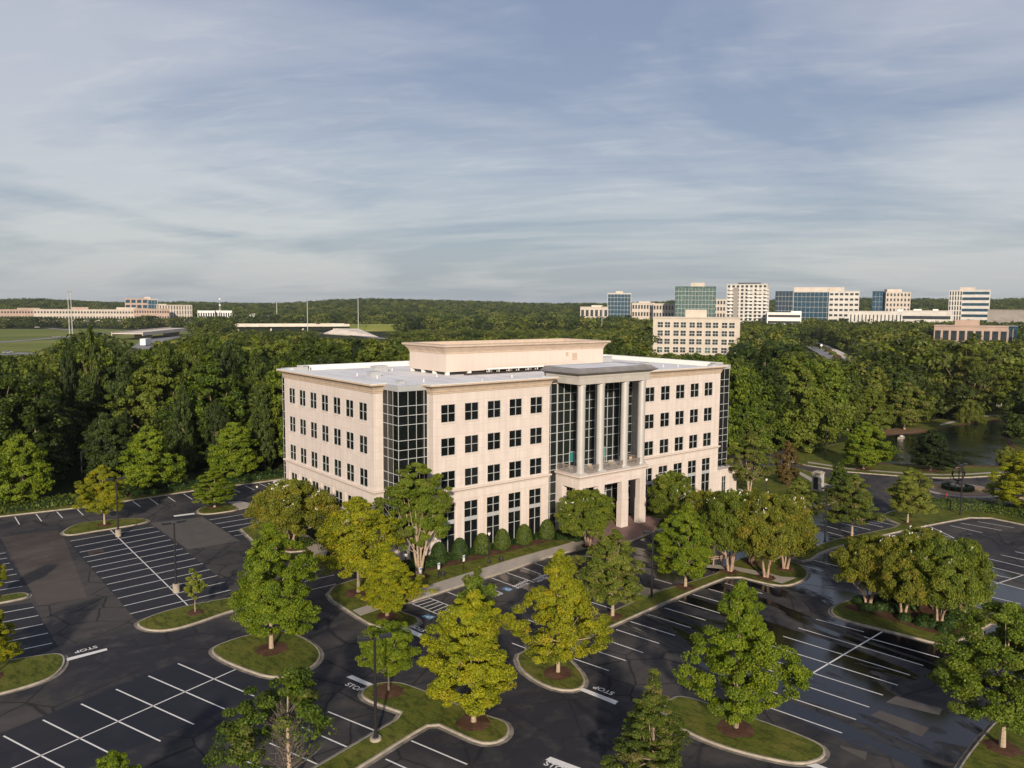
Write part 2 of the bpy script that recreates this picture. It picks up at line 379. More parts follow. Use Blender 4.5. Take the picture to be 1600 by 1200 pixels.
def crown_pts(kind, h, r, nclump, nleaf, seed, puff=.30, flat=.65, shell=.62, lop=.18, spike=0, droop=0.0):
    """leaf clumps spread through an uneven crown, base at z=0, height h, radius r"""
    g = np.random.default_rng(seed); C = []; ph = g.uniform(0, 6.28, 6); am = g.uniform(.4, 1, 6)*lop
    while len(C) < nclump:
        t = g.uniform(0, 1); R = env(kind, t)
        if g.uniform() > R*.9+.12: continue
        a = g.uniform(0, 2*PI); w = 1+am[0]*math.sin(a+ph[0])+am[1]*math.sin(2*a+ph[1]+3*t)+am[2]*math.sin(3*a+ph[2]+7*t)+am[3]*.6*math.sin(5*a+ph[3]-9*t)
        q = (shell+(1-shell)*g.uniform()) if g.uniform() < .82 else g.uniform(.1, shell)
        C.append((a, t, R*w*q, q))
    for i in range(spike): C.append((g.uniform(0, 6.28), 1.0+.05*i/max(1, spike), .04, 1))
    P = []; N = []; T = []; H = []; cen = []
    wts = g.uniform(.55, 1.5, len(C)); wts = wts/wts.sum()*nleaf
    for (a, t, rr, q), m in zip(C, wts):
        c = np.array([math.cos(a)*rr*r, math.sin(a)*rr*r, t*h-droop*rr*rr*h]); cen.append(c); m = int(m)
        pr = r*puff*g.uniform(.6, 1.25)*(.55+.45*env(kind, t))
        d = g.normal(size=(m, 3)); d /= np.linalg.norm(d, axis=1, keepdims=True)
        k = g.uniform(.35, 1, m)[:, None]**.6
        loc = d*k*np.array([pr, pr, pr*flat]); loc[:, 2] += .15*pr
        loc[:, 2] -= .12*np.abs(loc[:, 2])
        out = np.array([math.cos(a)*.5, math.sin(a)*.5, .35]); P.append(c+loc)
        N.append(d*.6+out*1.1+g.normal(size=(m, 3))*.75+np.array([0, 0, .3])); ct = g.uniform(-.21, .21)
        T.append(np.clip(.5+ct+g.normal(0, .2, m)+.10*(k[:, 0]-.7), 0, 1)); H.append(np.clip(g.uniform(0, 1)*.75+g.uniform(0, .25, m), 0, 1))
    return np.concatenate(P), np.concatenate(N), np.concatenate(T), np.concatenate(H), cen
def wood_mesh(name, h0, h, r, cen, seed, stems=1, tr=.16, spread=.0, nb=14, curve=.25, lean=(0, 0), top=.75):
    g = random.Random(seed); mb = MB(); tips = []
    for s in range(stems):
        a = 2*PI*s/max(1, stems)+g.uniform(-.4, .4); b = (math.cos(a)*.18, math.sin(a)*.18) if stems > 1 else (0, 0)
        L_ = h0+h*(top if stems == 1 else .45); pts = []; rad = []
        for i in range(7):
            t = i/6; o = spread*t**1.3*r
            pts.append((b[0]+math.cos(a)*o*(stems > 1)+g.uniform(-.05, .05)*t*2+lean[0]*t, b[1]+math.sin(a)*o*(stems > 1)+g.uniform(-.05, .05)*t*2+lean[1]*t, L_*t))
            rad.append(max(.02, tr*(1-.8*t)*(1.25 if i == 0 else 1)))
        mb.tube(pts, rad, 7); tips.append(pts)
    cs = sorted(cen, key=lambda c: g.random())[:nb]
    for c in cs:
        st = min(tips, key=lambda p: (p[4][0]-c[0])**2+(p[4][1]-c[1])**2); e = Vector((c[0], c[1], c[2]+h0))
        k = min(5, max(2, int(6*(h0+c[2]*.45)/(h0+h*top)))); s0 = Vector(st[k]); mid = s0.lerp(e, .5)+Vector((0, 0, -abs(e.z-s0.z)*curve*.4))
        mb.tube([s0, mid, e], [tr*.38, tr*.22, tr*.07], 5, False)
    return mb.mesh(name)
_TREES = {}; MEAS = {}
def tree_meshes(key, kind, h0, h, r, nclump, nleaf, size, seed, stems=1, tr=.16, spread=0.0, nb=14, **kw):
    if key in _TREES: return _TREES[key]
    wkw = {k: kw.pop(k) for k in ('curve', 'top') if k in kw}
    P, N, T, H, cen = crown_pts(kind, h, r, nclump, nleaf, seed, **kw); P[:, 2] += h0
    me = leaf_mesh(key+'_crown', P, N, size, T, H, seed); tm = wood_mesh(key+'_trunk', h0, h, r, cen, seed, stems, tr, spread, nb, **wkw)
    MEAS[key] = (float(np.percentile(P[:, 2], 99.7)), float(np.percentile(np.abs(np.concatenate([P[:, 0], P[:, 1], (P[:, 0]+P[:, 1])*.7071])), 99.3)))
    _TREES[key] = (me, tm); return me, tm
def put_tree(name, key, loc, sc, rz, leaf, bark, label, cat='tree', group=None, flowers=0, sxy=None):
    me, tm = _TREES[key]
    e = empty(name, loc, rz, label, cat, group); e.scale = (sxy or sc, sxy or sc, sc)
    c = bpy.data.objects.new('crown', me); COL.objects.link(c); c.parent = e
    if not me.materials: me.materials.append(leaf)
    if me.materials[0] != leaf: c.material_slots[0].link = 'OBJECT'; c.material_slots[0].material = leaf
    t = bpy.data.objects.new('trunk', tm); COL.objects.link(t); t.parent = e
    if not tm.materials: tm.materials.append(bark)
    if tm.materials[0] != bark: t.material_slots[0].link = 'OBJECT'; t.material_slots[0].material = bark
    if flowers:
        nv = len(me.vertices)//4; co = np.empty(len(me.vertices)*3, 'f'); me.vertices.foreach_get('co', co); co = co.reshape(-1, 4, 3).mean(1)
        zt = co[:, 2]; g = np.random.default_rng(flowers+len(key)); rr = np.hypot(co[:, 0], co[:, 1]); sc_ = zt/zt.max()+.45*rr/rr.max()+g.normal(0, .08, nv)
        idx = np.argsort(-sc_)[:nv//5]; idx = g.choice(idx, flowers, False); P = np.repeat(co[idx], 5, 0)+g.normal(0, .07, (flowers*5, 3))+np.array([0, 0, .12])
        fm = leaf_mesh('blossom', P, g.normal(size=(len(P), 3))+np.array([0, 0, .5]), .068, np.full(len(P), .5), np.zeros(len(P)), 3)
        o = link('blossom', fm, M['flower'], e)
    return e
def hedge(name, pts, w, h, leaf, label, cat='hedge', group=None, size=.10, dens=60, z=.12, seed=1, rad=.25, closed=False):
    """clipped hedge following a line of points"""
    g = np.random.default_rng(seed); P = [Vector(p) for p in pts]; out = []; nr = []
    segs = [(P[i], P[(i+1) % len(P)]) for i in range(len(P) if closed else len(P)-1)]
    for a, b in segs:
        L_ = (b-a).length; n = int(L_*(w+2*h)*dens); t = g.uniform(-.02, 1.02, n); s = g.uniform(0, 1, n)
        per = w+2*h; d = (b-a).normalized(); nn = np.array([d.y, -d.x]); u = s*per
        off = np.where(u < h, -w/2, np.where(u > h+w, w/2, u-h-w/2)); zz = np.where(u < h, u, np.where(u > h+w, per-u, h))
        zz = zz*(1+.06*np.sin(t*L_*2.1+seed))*(1-.10*(np.abs(off)/(w/2))**6)
        xy = np.array([[a.x, a.y]])+t[:, None]*np.array([[b.x-a.x, b.y-a.y]])+off[:, None]*nn[None]
        q = np.column_stack([xy, zz+z])+g.normal(0, size*.5, (n, 3)); out.append(q)
        nv = np.column_stack([np.where(u < h, -1., np.where(u > h+w, 1., 0))[:, None]*nn[None], np.where((u >= h) & (u <= h+w), 1., .25)]); nr.append(nv+g.normal(0, .5, (n, 3)))
    q = np.concatenate(out); nv = np.concatenate(nr); c = q.mean(0); c[2] = 0
    T = np.clip(.5+g.normal(0, .2, len(q)), 0, 1)
    me = leaf_mesh(name, q-c, nv, size, T, T*0, seed); mb = MB()
    for a, b in segs:
        d = (b-a).normalized(); n2 = Vector((d.y, -d.x))*w*.46; a3 = Vector((a.x, a.y, z-.05))-Vector(c); mb.obox(a3-Vector((n2.x, n2.y, 0)), (b.x-a.x, b.y-a.y, 0), (n2.x*2, n2.y*2, 0), (0, 0, h*.93+.05))
    e = empty(name, tuple(c), 0, label, cat, group); link('foliage', me, leaf, e); mb.build('core', L['hedge'], e); return e
def shrub(name, loc, r, h, leaf, label, cat='shrub', group=None, n=900, size=.09, seed=1, kind='round', cone=False):
    g = np.random.default_rng(seed); d = g.normal(size=(n, 3)); d[:, 2] = np.abs(d[:, 2])*1.2-.15; d /= np.linalg.norm(d, axis=1, keepdims=True)
    t = np.clip(d[:, 2], 0, 1); P = d*np.array([r, r, h]); P[:, 2] = np.maximum(.02, P[:, 2])
    if cone: rr = np.sqrt(np.clip(1-(g.uniform(0, 1, n)), 0, 1)); tt = g.uniform(0, 1, n)**.9; pr = np.sqrt(1-tt**2.6)*(.82+.18*np.clip(tt*5, 0, 1)); a = g.uniform(0, 6.28, n); P = np.column_stack([np.cos(a)*pr*r, np.sin(a)*pr*r, tt*h]); d = np.column_stack([np.cos(a), np.sin(a), tt*1.2-.1])
    P += g.normal(0, size*.35, (n, 3)); T = np.clip(.5+g.normal(0, .18, n), 0, 1)
    e = empty(name, loc, 0, label, cat, group); link('foliage', leaf_mesh(name, P, d+g.normal(0, .4, (n, 3)), size, T, T*0, seed), leaf, e)
    mb = MB(); mb.lathe([(r*.9, 0), (r*.93, h*.3), (r*.82, h*.55), (r*.5, h*.82), (.03, h*.93)], n=12); mb.build('core', L['hedge'], e); return e

# ================================================================== MAIN OFFICE BUILDING
OB = empty('office_building', (0, 0, 0), 0, 'five storey pink stone office block with glass corners and a columned entrance', 'building')
WT = 19.13; FHT = 4.1; WW = 2.094; WH = 2.18; PIT = 3.514
def wall_face(mb, T, u0, u1, z0, z1, ops, voids=(), depth=.16):
    """T(u, z, d) -> xyz; ops: (u0,u1,z0,z1,border)"""
    us = {u0, u1}; zs = {z0, z1}; big = []
    for a, b, c, d, bo in ops:
        q = (a-bo, b+bo, c-(0 if c < .6 else 0), d+bo*.9) if bo else (a, b, c, d); big.append(q)
        us |= {q[0], q[1]}; zs |= {q[2], q[3]}
    for v in voids: us |= {v[0], v[1]}; zs |= {v[2], v[3]}
    us = sorted(x for x in us if u0-1e-6 <= x <= u1+1e-6); zs = sorted(x for x in zs if z0-1e-6 <= x <= z1+1e-6)
    mb.cm = 0
    for i in range(len(us)-1):
        for j in range(len(zs)-1):
            cu, cz = (us[i]+us[i+1])/2, (zs[j]+zs[j+1])/2
            if any(q[0] < cu < q[1] and q[2] < cz < q[3] for q in big) or any(v[0] < cu < v[1] and v[2] < cz < v[3] for v in voids): continue
            mb.add([T(us[i], zs[j], 0), T(us[i+1], zs[j], 0), T(us[i+1], zs[j+1], 0), T(us[i], zs[j+1], 0)], [(0, 1, 2, 3)])
    def reveal(q, d0, d1):
        a, b, c, d = q
        for (p, r) in (((a, c), (a, d)), ((a, d), (b, d)), ((b, d), (b, c)), ((b, c), (a, c))):
            mb.add([T(p[0], p[1], d0), T(r[0], r[1], d0), T(r[0], r[1], d1), T(p[0], p[1], d1)], [(0, 1, 2, 3)])
    mb.cm = 1
    for (a, b, c, d, bo), q in zip(ops, big):
        if bo:
            reveal(q, 0, .1)
            for r in ((q[0], a, q[2], q[3]), (b, q[1], q[2], q[3]), (a, b, d, q[3])):
                mb.add([T(r[0], r[2], .1), T(r[1], r[2], .1), T(r[1], r[3], .1), T(r[0], r[3], .1)], [(0, 1, 2, 3)])
            reveal((a, b, c, d), .1, .1+depth)
        else: reveal(q, 0, depth)
    mb.cm = 0
def TF(Y0): return lambda u, z, d: (u, Y0+d, z)
def TLf(X0): return lambda u, z, d: (X0+d, u, z)
front_l = [6.444+k*PIT for k in range(5)]; front_r = [42.876+k*PIT for k in range(5)]
left_u = [6.6053+k*3.5296 for k in range(7)]
rows = [WT, WT-FHT, WT-2*FHT]
def ops_for(us): 
    o = []
    for u in us:
        for t in rows: o.append((u, u+WW, t-WH, t, 0))
        o.append((u, u+WW, .35, 6.78, .32))
    return o
wb = MB()
cz = 4.4
wall_face(wb, TF(0), 0, 23.85, 0, 20.7, ops_for(front_l)+[(2.0, 4.0, .1, 3.2, 0)], [(0, 5.3, cz, 20.7)])
wall_face(wb, TF(0), 41.2, 66.25, 0, 20.7, ops_for(front_r)+[(62.2, 63.3, .1, 3.2, 0)], [(60.9, 66.25, cz, 20.7)])
wall_face(wb, TLf(0), 0, 36.25, 0, 20.7, ops_for(left_u)+[(2.0, 3.8, .1, 3.2, 0)], [(0, 4.9, cz, 20.7), (31.4, 36.25, cz, 20.7)])
for X in (66.25,): wall_face(wb, TLf(X), 0, 36.25, 0, 20.7, [], [(0, 4.9, cz, 20.7), (31.4, 36.25, cz, 20.7)])
wall_face(wb, TF(36.25), 0, 66.25, 0, 20.7, [], [(0, 5.3, cz, 20.7), (60.9, 66.25, cz, 20.7)])
q = lambda a, b, z0, z1: wb.add([(a[0], a[1], z0), (b[0], b[1], z0), (b[0], b[1], z1), (a[0], a[1], z1)], [(0, 1, 2, 3)])
for sx in (0, 1):
    for sy in (0, 1):
        X = lambda v: v if not sx else 66.25-v
        Y = lambda v: v if not sy else 36.25-v
        q((X(5.3), Y(0)), (X(5.3), Y(1.3)), cz, 20.7); q((X(0), Y(4.9)), (X(1.3), Y(4.9)), cz, 20.7)
        wb.add([(X(0), Y(0), cz), (X(5.3), Y(0), cz), (X(5.3), Y(4.9), cz), (X(0), Y(4.9), cz)], [(0, 1, 2, 3)])
q((23.85, 0), (23.85, 1.0), 0, 20.7); q((41.2, 0), (41.2, 1.0), 0, 20.7)
wb.build('wall', [M['stone'], M['stone_plain']], OB)
# cornice + band
cor = [(0, 20.5), (.10, 20.5), (.10, 20.66), (.16, 20.72), (.2, 20.95), (.34, 21.2), (.62, 21.38), (.78, 21.44), (.82, 21.48), (.82, 21.66), (.70, 21.70), (-.3, 21.70)]
cop = [(.84, 21.66), (.84, 21.73), (-.35, 21.75), (-.35, 20.95)]
bnd = [(-.02, 8.08), (.08, 8.08), (.10, 8.22), (.24, 8.34), (.30, 8.38), (.30, 8.54), (-.02, 8.60)]
paths = [[(1.3, 31.4), (0, 31.4), (0, 4.9), (1.3, 4.9)], [(5.3, 1.3), (5.3, 0), (23.85, 0), (23.85, 1.3)], [(41.2, 1.3), (41.2, 0), (60.9, 0), (60.9, 1.3)],
         [(65, 4.9), (66.25, 4.9), (66.25, 31.4), (65, 31.4)], [(60.9, 35), (60.9, 36.25), (5.3, 36.25), (5.3, 35)]]
for p in paths:
    MB().sweep(p, cor).build('cornice', M['cornice'], OB); MB().sweep(p, cop).build('coping', M['white'], OB); MB().sweep(p, bnd).build('ledge', M['stone_plain'], OB)
# roof membrane & low dark core so nothing is hollow
MB().poly(ccw([(.3, 5.2), (1.4, 5.2), (1.4, 1.4), (5.6, 1.4), (5.6, .3), (60.6, .3), (60.6, 1.4), (64.85, 1.4), (64.85, 5.2), (65.95, 5.2), (65.95, 31.1), (64.85, 31.1), (64.85, 34.85), (60.6, 34.85), (60.6, 35.95), (5.6, 35.95), (5.6, 34.85), (1.4, 34.85), (1.4, 31.1), (.3, 31.1)]), 21.0).build('roof', M['roof'], OB)
# windows
def window(T, u0, u1, z0, z1, bars_z, spand=None, name='window'):
    f = MB(); d0, d1 = .05, .14; t = .045
    def bar(a, b, c, d, e0=d0, e1=d1):
        p = [T(a, c, e0), T(b, c, e0), T(b, d, e0), T(a, d, e0), T(a, c, e1), T(b, c, e1), T(b, d, e1), T(a, d, e1)]
        f.add(p, [(0, 1, 2, 3), (4, 5, 6, 7), (0, 1, 5, 4), (1, 2, 6, 5), (2, 3, 7, 6), (3, 0, 4, 7)])
    bar(u0, u0+t, z0, z1); bar(u1-t, u1, z0, z1); bar(u0+t, u1-t, z0, z0+t); bar(u0+t, u1-t, z1-t, z1); um = (u0+u1)/2
    bar(um-.032, um+.032, z0+t, z1-t, d0-.012, d1)
    for z in bars_z: bar(u0+t, u1-t, z-.032, z+.032)
    o = f.build(name, M['mullion'], OB)
    g = MB(); g.add([T(u0, z0, .12), T(u1, z0, .12), T(u1, z1, .12), T(u0, z1, .12)], [(0, 1, 2, 3)]); g.build('pane', M['glass'], o)
    if spand:
        s_ = MB(); f = s_; bar(u0+t, u1-t, spand[0], spand[1], .02, .11); s_.build('spandrel', M['spandrel'], o)
    else:
        s_ = MB(); f = s_; bar(u0-.05, u1+.05, z0-.16, z0-.003, -.07, .1); s_.build('sill', M['stone_plain'], o)
for T, us in ((TF(0), front_l), (TF(0), front_r), (TLf(0), left_u)):
    for u in us:
        for t in rows: window(T, u, u+WW, t-WH, t, [t-WH*.5])
        T2 = (lambda T: lambda a, z, d: T(a, z, d+.1))(T)
        window(T2, u, u+WW, .35, 6.78, [5.75, 2.85], (4.24, 4.75), 'tall_window')
for T, a, b in ((TF(0), 2.0, 4.0), (TF(0), 62.2, 63.3), (TLf(0), 2.0, 3.8)): window(T, a, b, .1, 3.2, [2.3], None, 'corner_window')
# glazed corners
zl = [20.96]+[z-k*4.1 for k in range(4) for z in (19.19, 18.05, 16.94)]; zl = [z for z in zl if z > 4.6]+[4.45]
for sx in (0, 1):
    for sy in (0, 1):
        X = (lambda v: v) if not sx else (lambda v: 66.25-v)
        Y = (lambda v: v) if not sy else (lambda v: 36.25-v)
        dx = -1 if not sx else 1; dy = -1 if not sy else 1
        m = MB(); a = .032; pr = .035
        for x in (1.25, 2.57, 3.72, 4.8, 5.26): m.box(min(X(x-a), X(x+a)), min(Y(1.25-pr), Y(1.27)), 4.42, max(X(x-a), X(x+a)), max(Y(1.25-pr), Y(1.27)), 20.9)
        for y in (2.47, 3.68, 4.86): m.box(min(X(1.25-pr), X(1.27)), min(Y(y-a), Y(y+a)), 4.42, max(X(1.25-pr), X(1.27)), max(Y(y-a), Y(y+a)), 20.9)
        for z in zl:
            m.box(min(X(1.2), X(5.3)), min(Y(1.25-.055), Y(1.26)), z-.036, max(X(1.2), X(5.3)), max(Y(1.25-.055), Y(1.26)), z+.036)
            m.box(min(X(1.25-.055), X(1.26)), min(Y(1.3), Y(4.9)), z-.036, max(X(1.25-.055), X(1.26)), max(Y(1.3), Y(4.9)), z+.036)
        cw = m.build('curtain_wall', M['mullion'], OB)
        g = MB(); g.add([(X(1.25), Y(1.25), 4.4), (X(5.32), Y(1.25), 4.4), (X(5.32), Y(1.25), 20.95), (X(1.25), Y(1.25), 20.95)], [(0, 1, 2, 3)])
        g.add([(X(1.25), Y(4.92), 4.4), (X(1.25), Y(1.25), 4.4), (X(1.25), Y(1.25), 20.95), (X(1.25), Y(4.92), 20.95)], [(0, 1, 2, 3)]); g.build('glass', M['glass'], cw)
        p = MB(); x0, x1 = sorted((X(1.12), X(5.3))); y0, y1 = sorted((Y(1.12), Y(1.4))); p.box(x0, y0, 20.95, x1, y1, 21.62)
        x0, x1 = sorted((X(1.12), X(1.4))); y0, y1 = sorted((Y(1.4), Y(4.9))); p.box(x0, y0, 20.95, x1, y1, 21.62); p.build('cap_panel', M['spandrel'], cw)
# entrance glazing
m = MB(); gy = 1.0
for i, x in enumerate([23.95]+[24.9+.0+1.22*k for k in range(13)]+[41.1]):
    w = .10 if i in (2, 8) else .045; m.box(x-w, gy-.07, 0.1, x+w, gy+.02, 20.9)
for z in [19.16, 17.94, 16.76, 14.94, 13.79, 12.6, 10.68, 9.48, 8.7, 7.0, 5.4, 4.4, 2.6]: m.box(23.86, gy-.055, z-.036, 41.19, gy+.01, z+.036)
cw = m.build('entrance_curtain_wall', M['mullion'], OB)
g = MB(); g.add([(23.85, gy, 0), (41.2, gy, 0), (41.2, gy, 20.95), (23.85, gy, 20.95)], [(0, 1, 2, 3)]); g.build('glass', M['glass_green'], cw)
g = MB(); g.box(23.86, gy-.1, 20.6, 41.19, gy+.3, 21.6); g.build('head_panel', M['stone_plain'], cw)
for x in (28.9, 35.0):
    d = MB(); d.box(x-.5, gy-.12, 8.66, x-.42, gy-.05, 10.9); d.box(x+.42, gy-.12, 8.66, x+.5, gy-.05, 10.9); d.box(x-.42, gy-.12, 10.82, x+.42, gy-.05, 10.9); dd = d.build('terrace_door', M['mullion'], OB)
    d = MB(); d.box(x-.41, gy-.1, 9.5, x+.41, gy-.06, 10.81); d.build('teal_pane', M['teal'], dd)
# podium
def box_open(mb, T, u0, u1, z0, z1, ops, th):
    wall_face(mb, T, u0, u1, z0, z1, ops, (), th)
    for a, b, c, d, bo in ops: pass
PX0, PX1, PY0 = 26.0, 39.15, -3.75
pb = MB(); th = .85
F_OPS = [(27.25, 29.5, 0, 6.75), (30.75, 34.2, 0, 6.75), (35.5, 37.95, 0, 6.75)]; S_OPS = [(-2.6, -.35, 0, 6.75)]
xs = [PX0]+[v for o in F_OPS for v in o[:2]]+[PX1]
for i in range(0, len(xs), 2): pb.box(xs[i], PY0, 0, xs[i+1], PY0+th, 6.75)      # front piers
pb.box(PX0, PY0, 6.75, PX1, .98, 8.3)                                             # lintel and deck
for x in (PX0, PX1-th): pb.box(x, -.35, 0, x+th, .98, 6.75)
for x0, x1 in zip(xs[::2], xs[1::2]): pb.box(x0-.05, PY0-.05, 0, x1+.05, PY0+th+.05, 3.75)
for x in (PX0, PX1-th): pb.box(x-.05, -.40, 0, x+th+.05, .9, 3.75)
for a, b, _, t in F_OPS: pb.box(a-.28, PY0-.04, 6.78, b+.28, PY0+.02, 7.06)
pod = pb.build('podium', [M['stone'], M['stone_plain']], OB)
MB().sweep([(PX0, .9), (PX0, PY0), (PX1, PY0), (PX1, .9)], [(-.02, 8.02), (.08, 8.02), (.10, 8.16), (.26, 8.32), (.34, 8.36), (.34, 8.56), (-.2, 8.62), (-.2, 8.2)]).build('podium_ledge', M['stone_plain'], OB)
MB().box(PX0+.12, PY0+.12, 8.3, PX1-.12, .97, 8.6).build('terrace_deck', M['roof'], OB)
def railing(path):
    r = MB()
    for (ax, ay), (bx, by) in zip(path[:-1], path[1:]):
        L_ = math.hypot(bx-ax, by-ay); n = int(L_/.13)
        for i in range(n+1):
            t = i/n; x, y = ax+(bx-ax)*t, ay+(by-ay)*t; w = .03 if i % 9 == 0 else .014; r.box(x-w, y-w, 8.6, x+w, y+w, 9.62)
        d = .03
        r.box(min(ax, bx)-d, min(ay, by)-d, 9.60, max(ax, bx)+d, max(ay, by)+d, 9.68); r.box(min(ax, bx)-.02, min(ay, by)-.02, 8.72, max(ax, bx)+.02, max(ay, by)+.02, 8.76)
    return r.build('railing', M['railing'], OB)
CX = [26.75, 30.35, 35.1, 38.6]; CY = -3.12
railing([(PX0+.35, .85), (PX0+.35, PY0+.3), (PX1-.35, PY0+.3), (PX1-.35, .85)])
for x in CX:
    c = MB(); c.lathe([(.54, 9.0), (.53, 20.4)], (x, CY, 0), 36); c.lathe([(.64, 8.8), (.64, 9.0)], (x, CY, 0), 36); c.lathe([(.59, 20.4), (.59, 20.8)], (x, CY, 0), 36); c.lathe([(.545, 14.72), (.545, 14.78)], (x, CY, 0), 36); co = c.build('column', M['column'], OB)
    b = MB(); b.box(x-.68, CY-.62, 8.6, x+.68, CY+.68, 8.82); b.build('plinth', M['spandrel'], co)
CB = 3.2
en = MB(); ex0, ex1, ey0 = 25.72, 39.45, -3.78
MB().sweep([(ex0, 2.9), (ex0, ey0), (ex1, ey0), (ex1, 2.9)], [(-.9, 20.78), (0, 20.78), (0, 21.66), (.07, 21.68), (.07, 21.95), (-.9, 21.95)]).build('entablature', M['portico'], OB)
MB().box(ex0+.3, ey0+.3, 20.9, ex1-.3, .95, 21.0).build('portico_ceiling', M['portico'], OB)
MB().sweep([(ex0, CB), (ex0, ey0), (ex1, ey0), (ex1, CB)], [(0, 21.96), (.12, 22.0), (.75, 22.30), (.85, 22.34), (.85, 22.48), (.55, 22.52), (.5, 22.66), (.25, 22.70), (.2, 22.92), (-.15, 22.94), (-.15, 22.3), (-.5, 22.0)]).build('canopy_cornice', M['cap'], OB)
MB().box(ex0+.15, ey0+.15, 22.7, ex1-.15, CB-.06, 22.86).build('canopy_roof', M['roof'], OB)
MB().box(ex0+.0, CB-.05, 21.0, ex1, CB+.1, 22.92).build('canopy_back_wall', M['cap'], OB)
# engraved name over the entrance
def text_mesh(name, s, size, ext=0.004, align='CENTER'):
    cu = bpy.data.curves.new(name, 'FONT'); cu.body = s; cu.size = size; cu.extrude = ext; cu.align_x = align; cu.offset = .012 if ext == 0 else 0
    o = bpy.data.objects.new(name, cu); me = bpy.data.meshes.new_from_object(o); bpy.data.objects.remove(o); return me
tm = text_mesh('lettering', 'CULLMAN', .62); o = link('engraved_lettering', tm, M['cornice'], OB); o.location = (32.6, PY0-.006, 7.32); o.rotation_euler = (PI/2, 0, 0); o.scale = (1.25, 1, 1)
# penthouse
ph = MB(); P0, P1, P2, P3 = 18.1, 16.2, 50.2, 26.2
ph.box(P0, P1, 21.45, P2, P3, 24.3); pent = ph.build('penthouse', M['stone_plain'], OB)
MB().sweep([(P0, P1), (P2, P1), (P2, P3), (P0, P3)], [(-.02, 24.1), (.08, 24.1), (.1, 24.3), (.22, 24.5), (.55, 24.95), (.85, 25.1), (.9, 25.14), (.9, 25.36), (.6, 25.42), (-.4, 25.42), (-.4, 24.5)], True).build('penthouse_cornice', M['cornice'], pent)
MB().box(P0+.3, P1+.3, 24.6, P2-.3, P3-.3, 24.72).build('penthouse_roof', M['roof'], pent)
MB().box(P0+.5, P1+.5, 20.9, P2-.5, P3-.5, 21.46).build('gap_shade_fill', M['black'], pent)  # black fill paints in the shade of the open gap under the penthouse
for i in range(9): x = P0+.4+i*(P2-P0-.8)/8; MB().box(x-.25, P1+.05, 20.95, x+.25, P1+.55, 21.45).build('bearing_block', M['white'], pent)
for i in range(1, 4): y = P1+.4+i*(P3-P1-.8)/3; MB().box(P0+.05, y-.25, 20.95, P0+.55, y+.25, 21.45).build('bearing_block', M['white'], pent)
for (x, z, w, h_) in ((43.6, 22.9, 1.1, 1.2), (41.9, 23.3, .55, .6)):
    l_ = MB(); l_.box(x-w/2, P1-.03, z-h_/2, x+w/2, P1+.02, z+h_/2)
    for j in range(5): l_.box(x-w/2+.04, P1-.06, z-h_/2+.1+j*h_/5, x+w/2-.04, P1-.03, z-h_/2+.14+j*h_/5)
    l_.build('vent_panel', M['cornice'], pent)
d = MB(); d.box(24.6, 14.9, 21.62, 46, 15.6, 21.86)
for i in range(12): x = 25+i*1.9; d.box(x-.06, 14.95, 21.0, x+.06, 15.07, 21.62); d.box(x-.06, 15.45, 21.0, x+.06, 15.57, 21.62)
d.build('pipe_rack', M['white'], OB)
d = MB()
for i in range(4): d.tube([(20+i*.3, 14.4+i*.22, 21.18), (46-i*.5, 14.4+i*.22, 21.18)], .08, 6)
d.build('roof_pipe', M['bronze'], OB)
g_ = random.Random(3)
for i in range(16):
    x = g_.uniform(2, 24) if i < 9 else g_.uniform(42, 63); y = g_.uniform(3, 14) if i % 2 else g_.uniform(14, 30)
    if P0-1 < x < P2+1 and P1-2 < y < P3+1: continue
    v = MB(); v.lathe([(.16, 0), (.16, .05), (.06, .06), (.06, .3), (.11, .31), (.11, .38)], (x, y, 21.0), 8); v.build('roof_vent', M['white'], OB)
for (x, y, w_, d_, h__) in ((8, 20, 1.6, 1.2, .7), (12.5, 27, 2.2, 1.4, .9), (56, 12, 1.6, 1.2, .6), (58, 24, 2.4, 1.5, 1.0), (6, 9, .9, .9, .4)):
    v = MB(); v.box(x, y, 21.0, x+w_, y+d_, 21.0+h__*.8); v.box(x-.06, y-.06, 21.0+h__*.8, x+w_+.06, y+d_+.06, 21.0+h__); v.build('roof_hatch', M['spandrel'], OB)
# terrace furniture
def chair(x, y, rz, lab):
    e = empty('terrace_chair', (x, y, 8.6), rz, lab, 'chair', 'chairs on the entrance terrace')
    s = MB(); s.box(-.24, -.24, .42, .24, .24, .47); s.build('seat', M['chair'], e)
    s = MB(); s.box(-.24, .2, .5, .24, .25, .98); s.build('backrest', M['chair'], e)
    for a in (-.22, .22):
        for b in (-.22, .22): s = MB(); s.box(a-.02, b-.02, 0, a+.02, b+.02, .42 if b < 0 else .52); s.build('leg', M['railing'], e)
def table(x, y, lab):
    e = empty('terrace_table', (x, y, 8.6), 0, lab, 'table', 'tables on the entrance terrace')
    MB().lathe([(.5, .72), (.5, .76)], n=20).build('tabletop', M['railing'], e); MB().lathe([(.28, 0), (.28, .03), (.04, .05), (.04, .72)], n=12).build('pedestal', M['railing'], e)
for i, (x, y) in enumerate(((28.6, -2.0), (32.7, -1.9), (36.9, -1.8))):
    w = ('behind the railing by the first column', 'in the middle of the terrace', 'beside the brown stone return')[i]
    table(x, y, f'small round brown metal table on the entrance terrace {w}')
    for j, (dx, dy, r) in enumerate(((-.75, .1, PI/2), (.75, -.1, -PI/2), (0, .8, 0))):
        chair(x+dx, y+dy, r, f'cream canvas terrace chair at the table {w}')

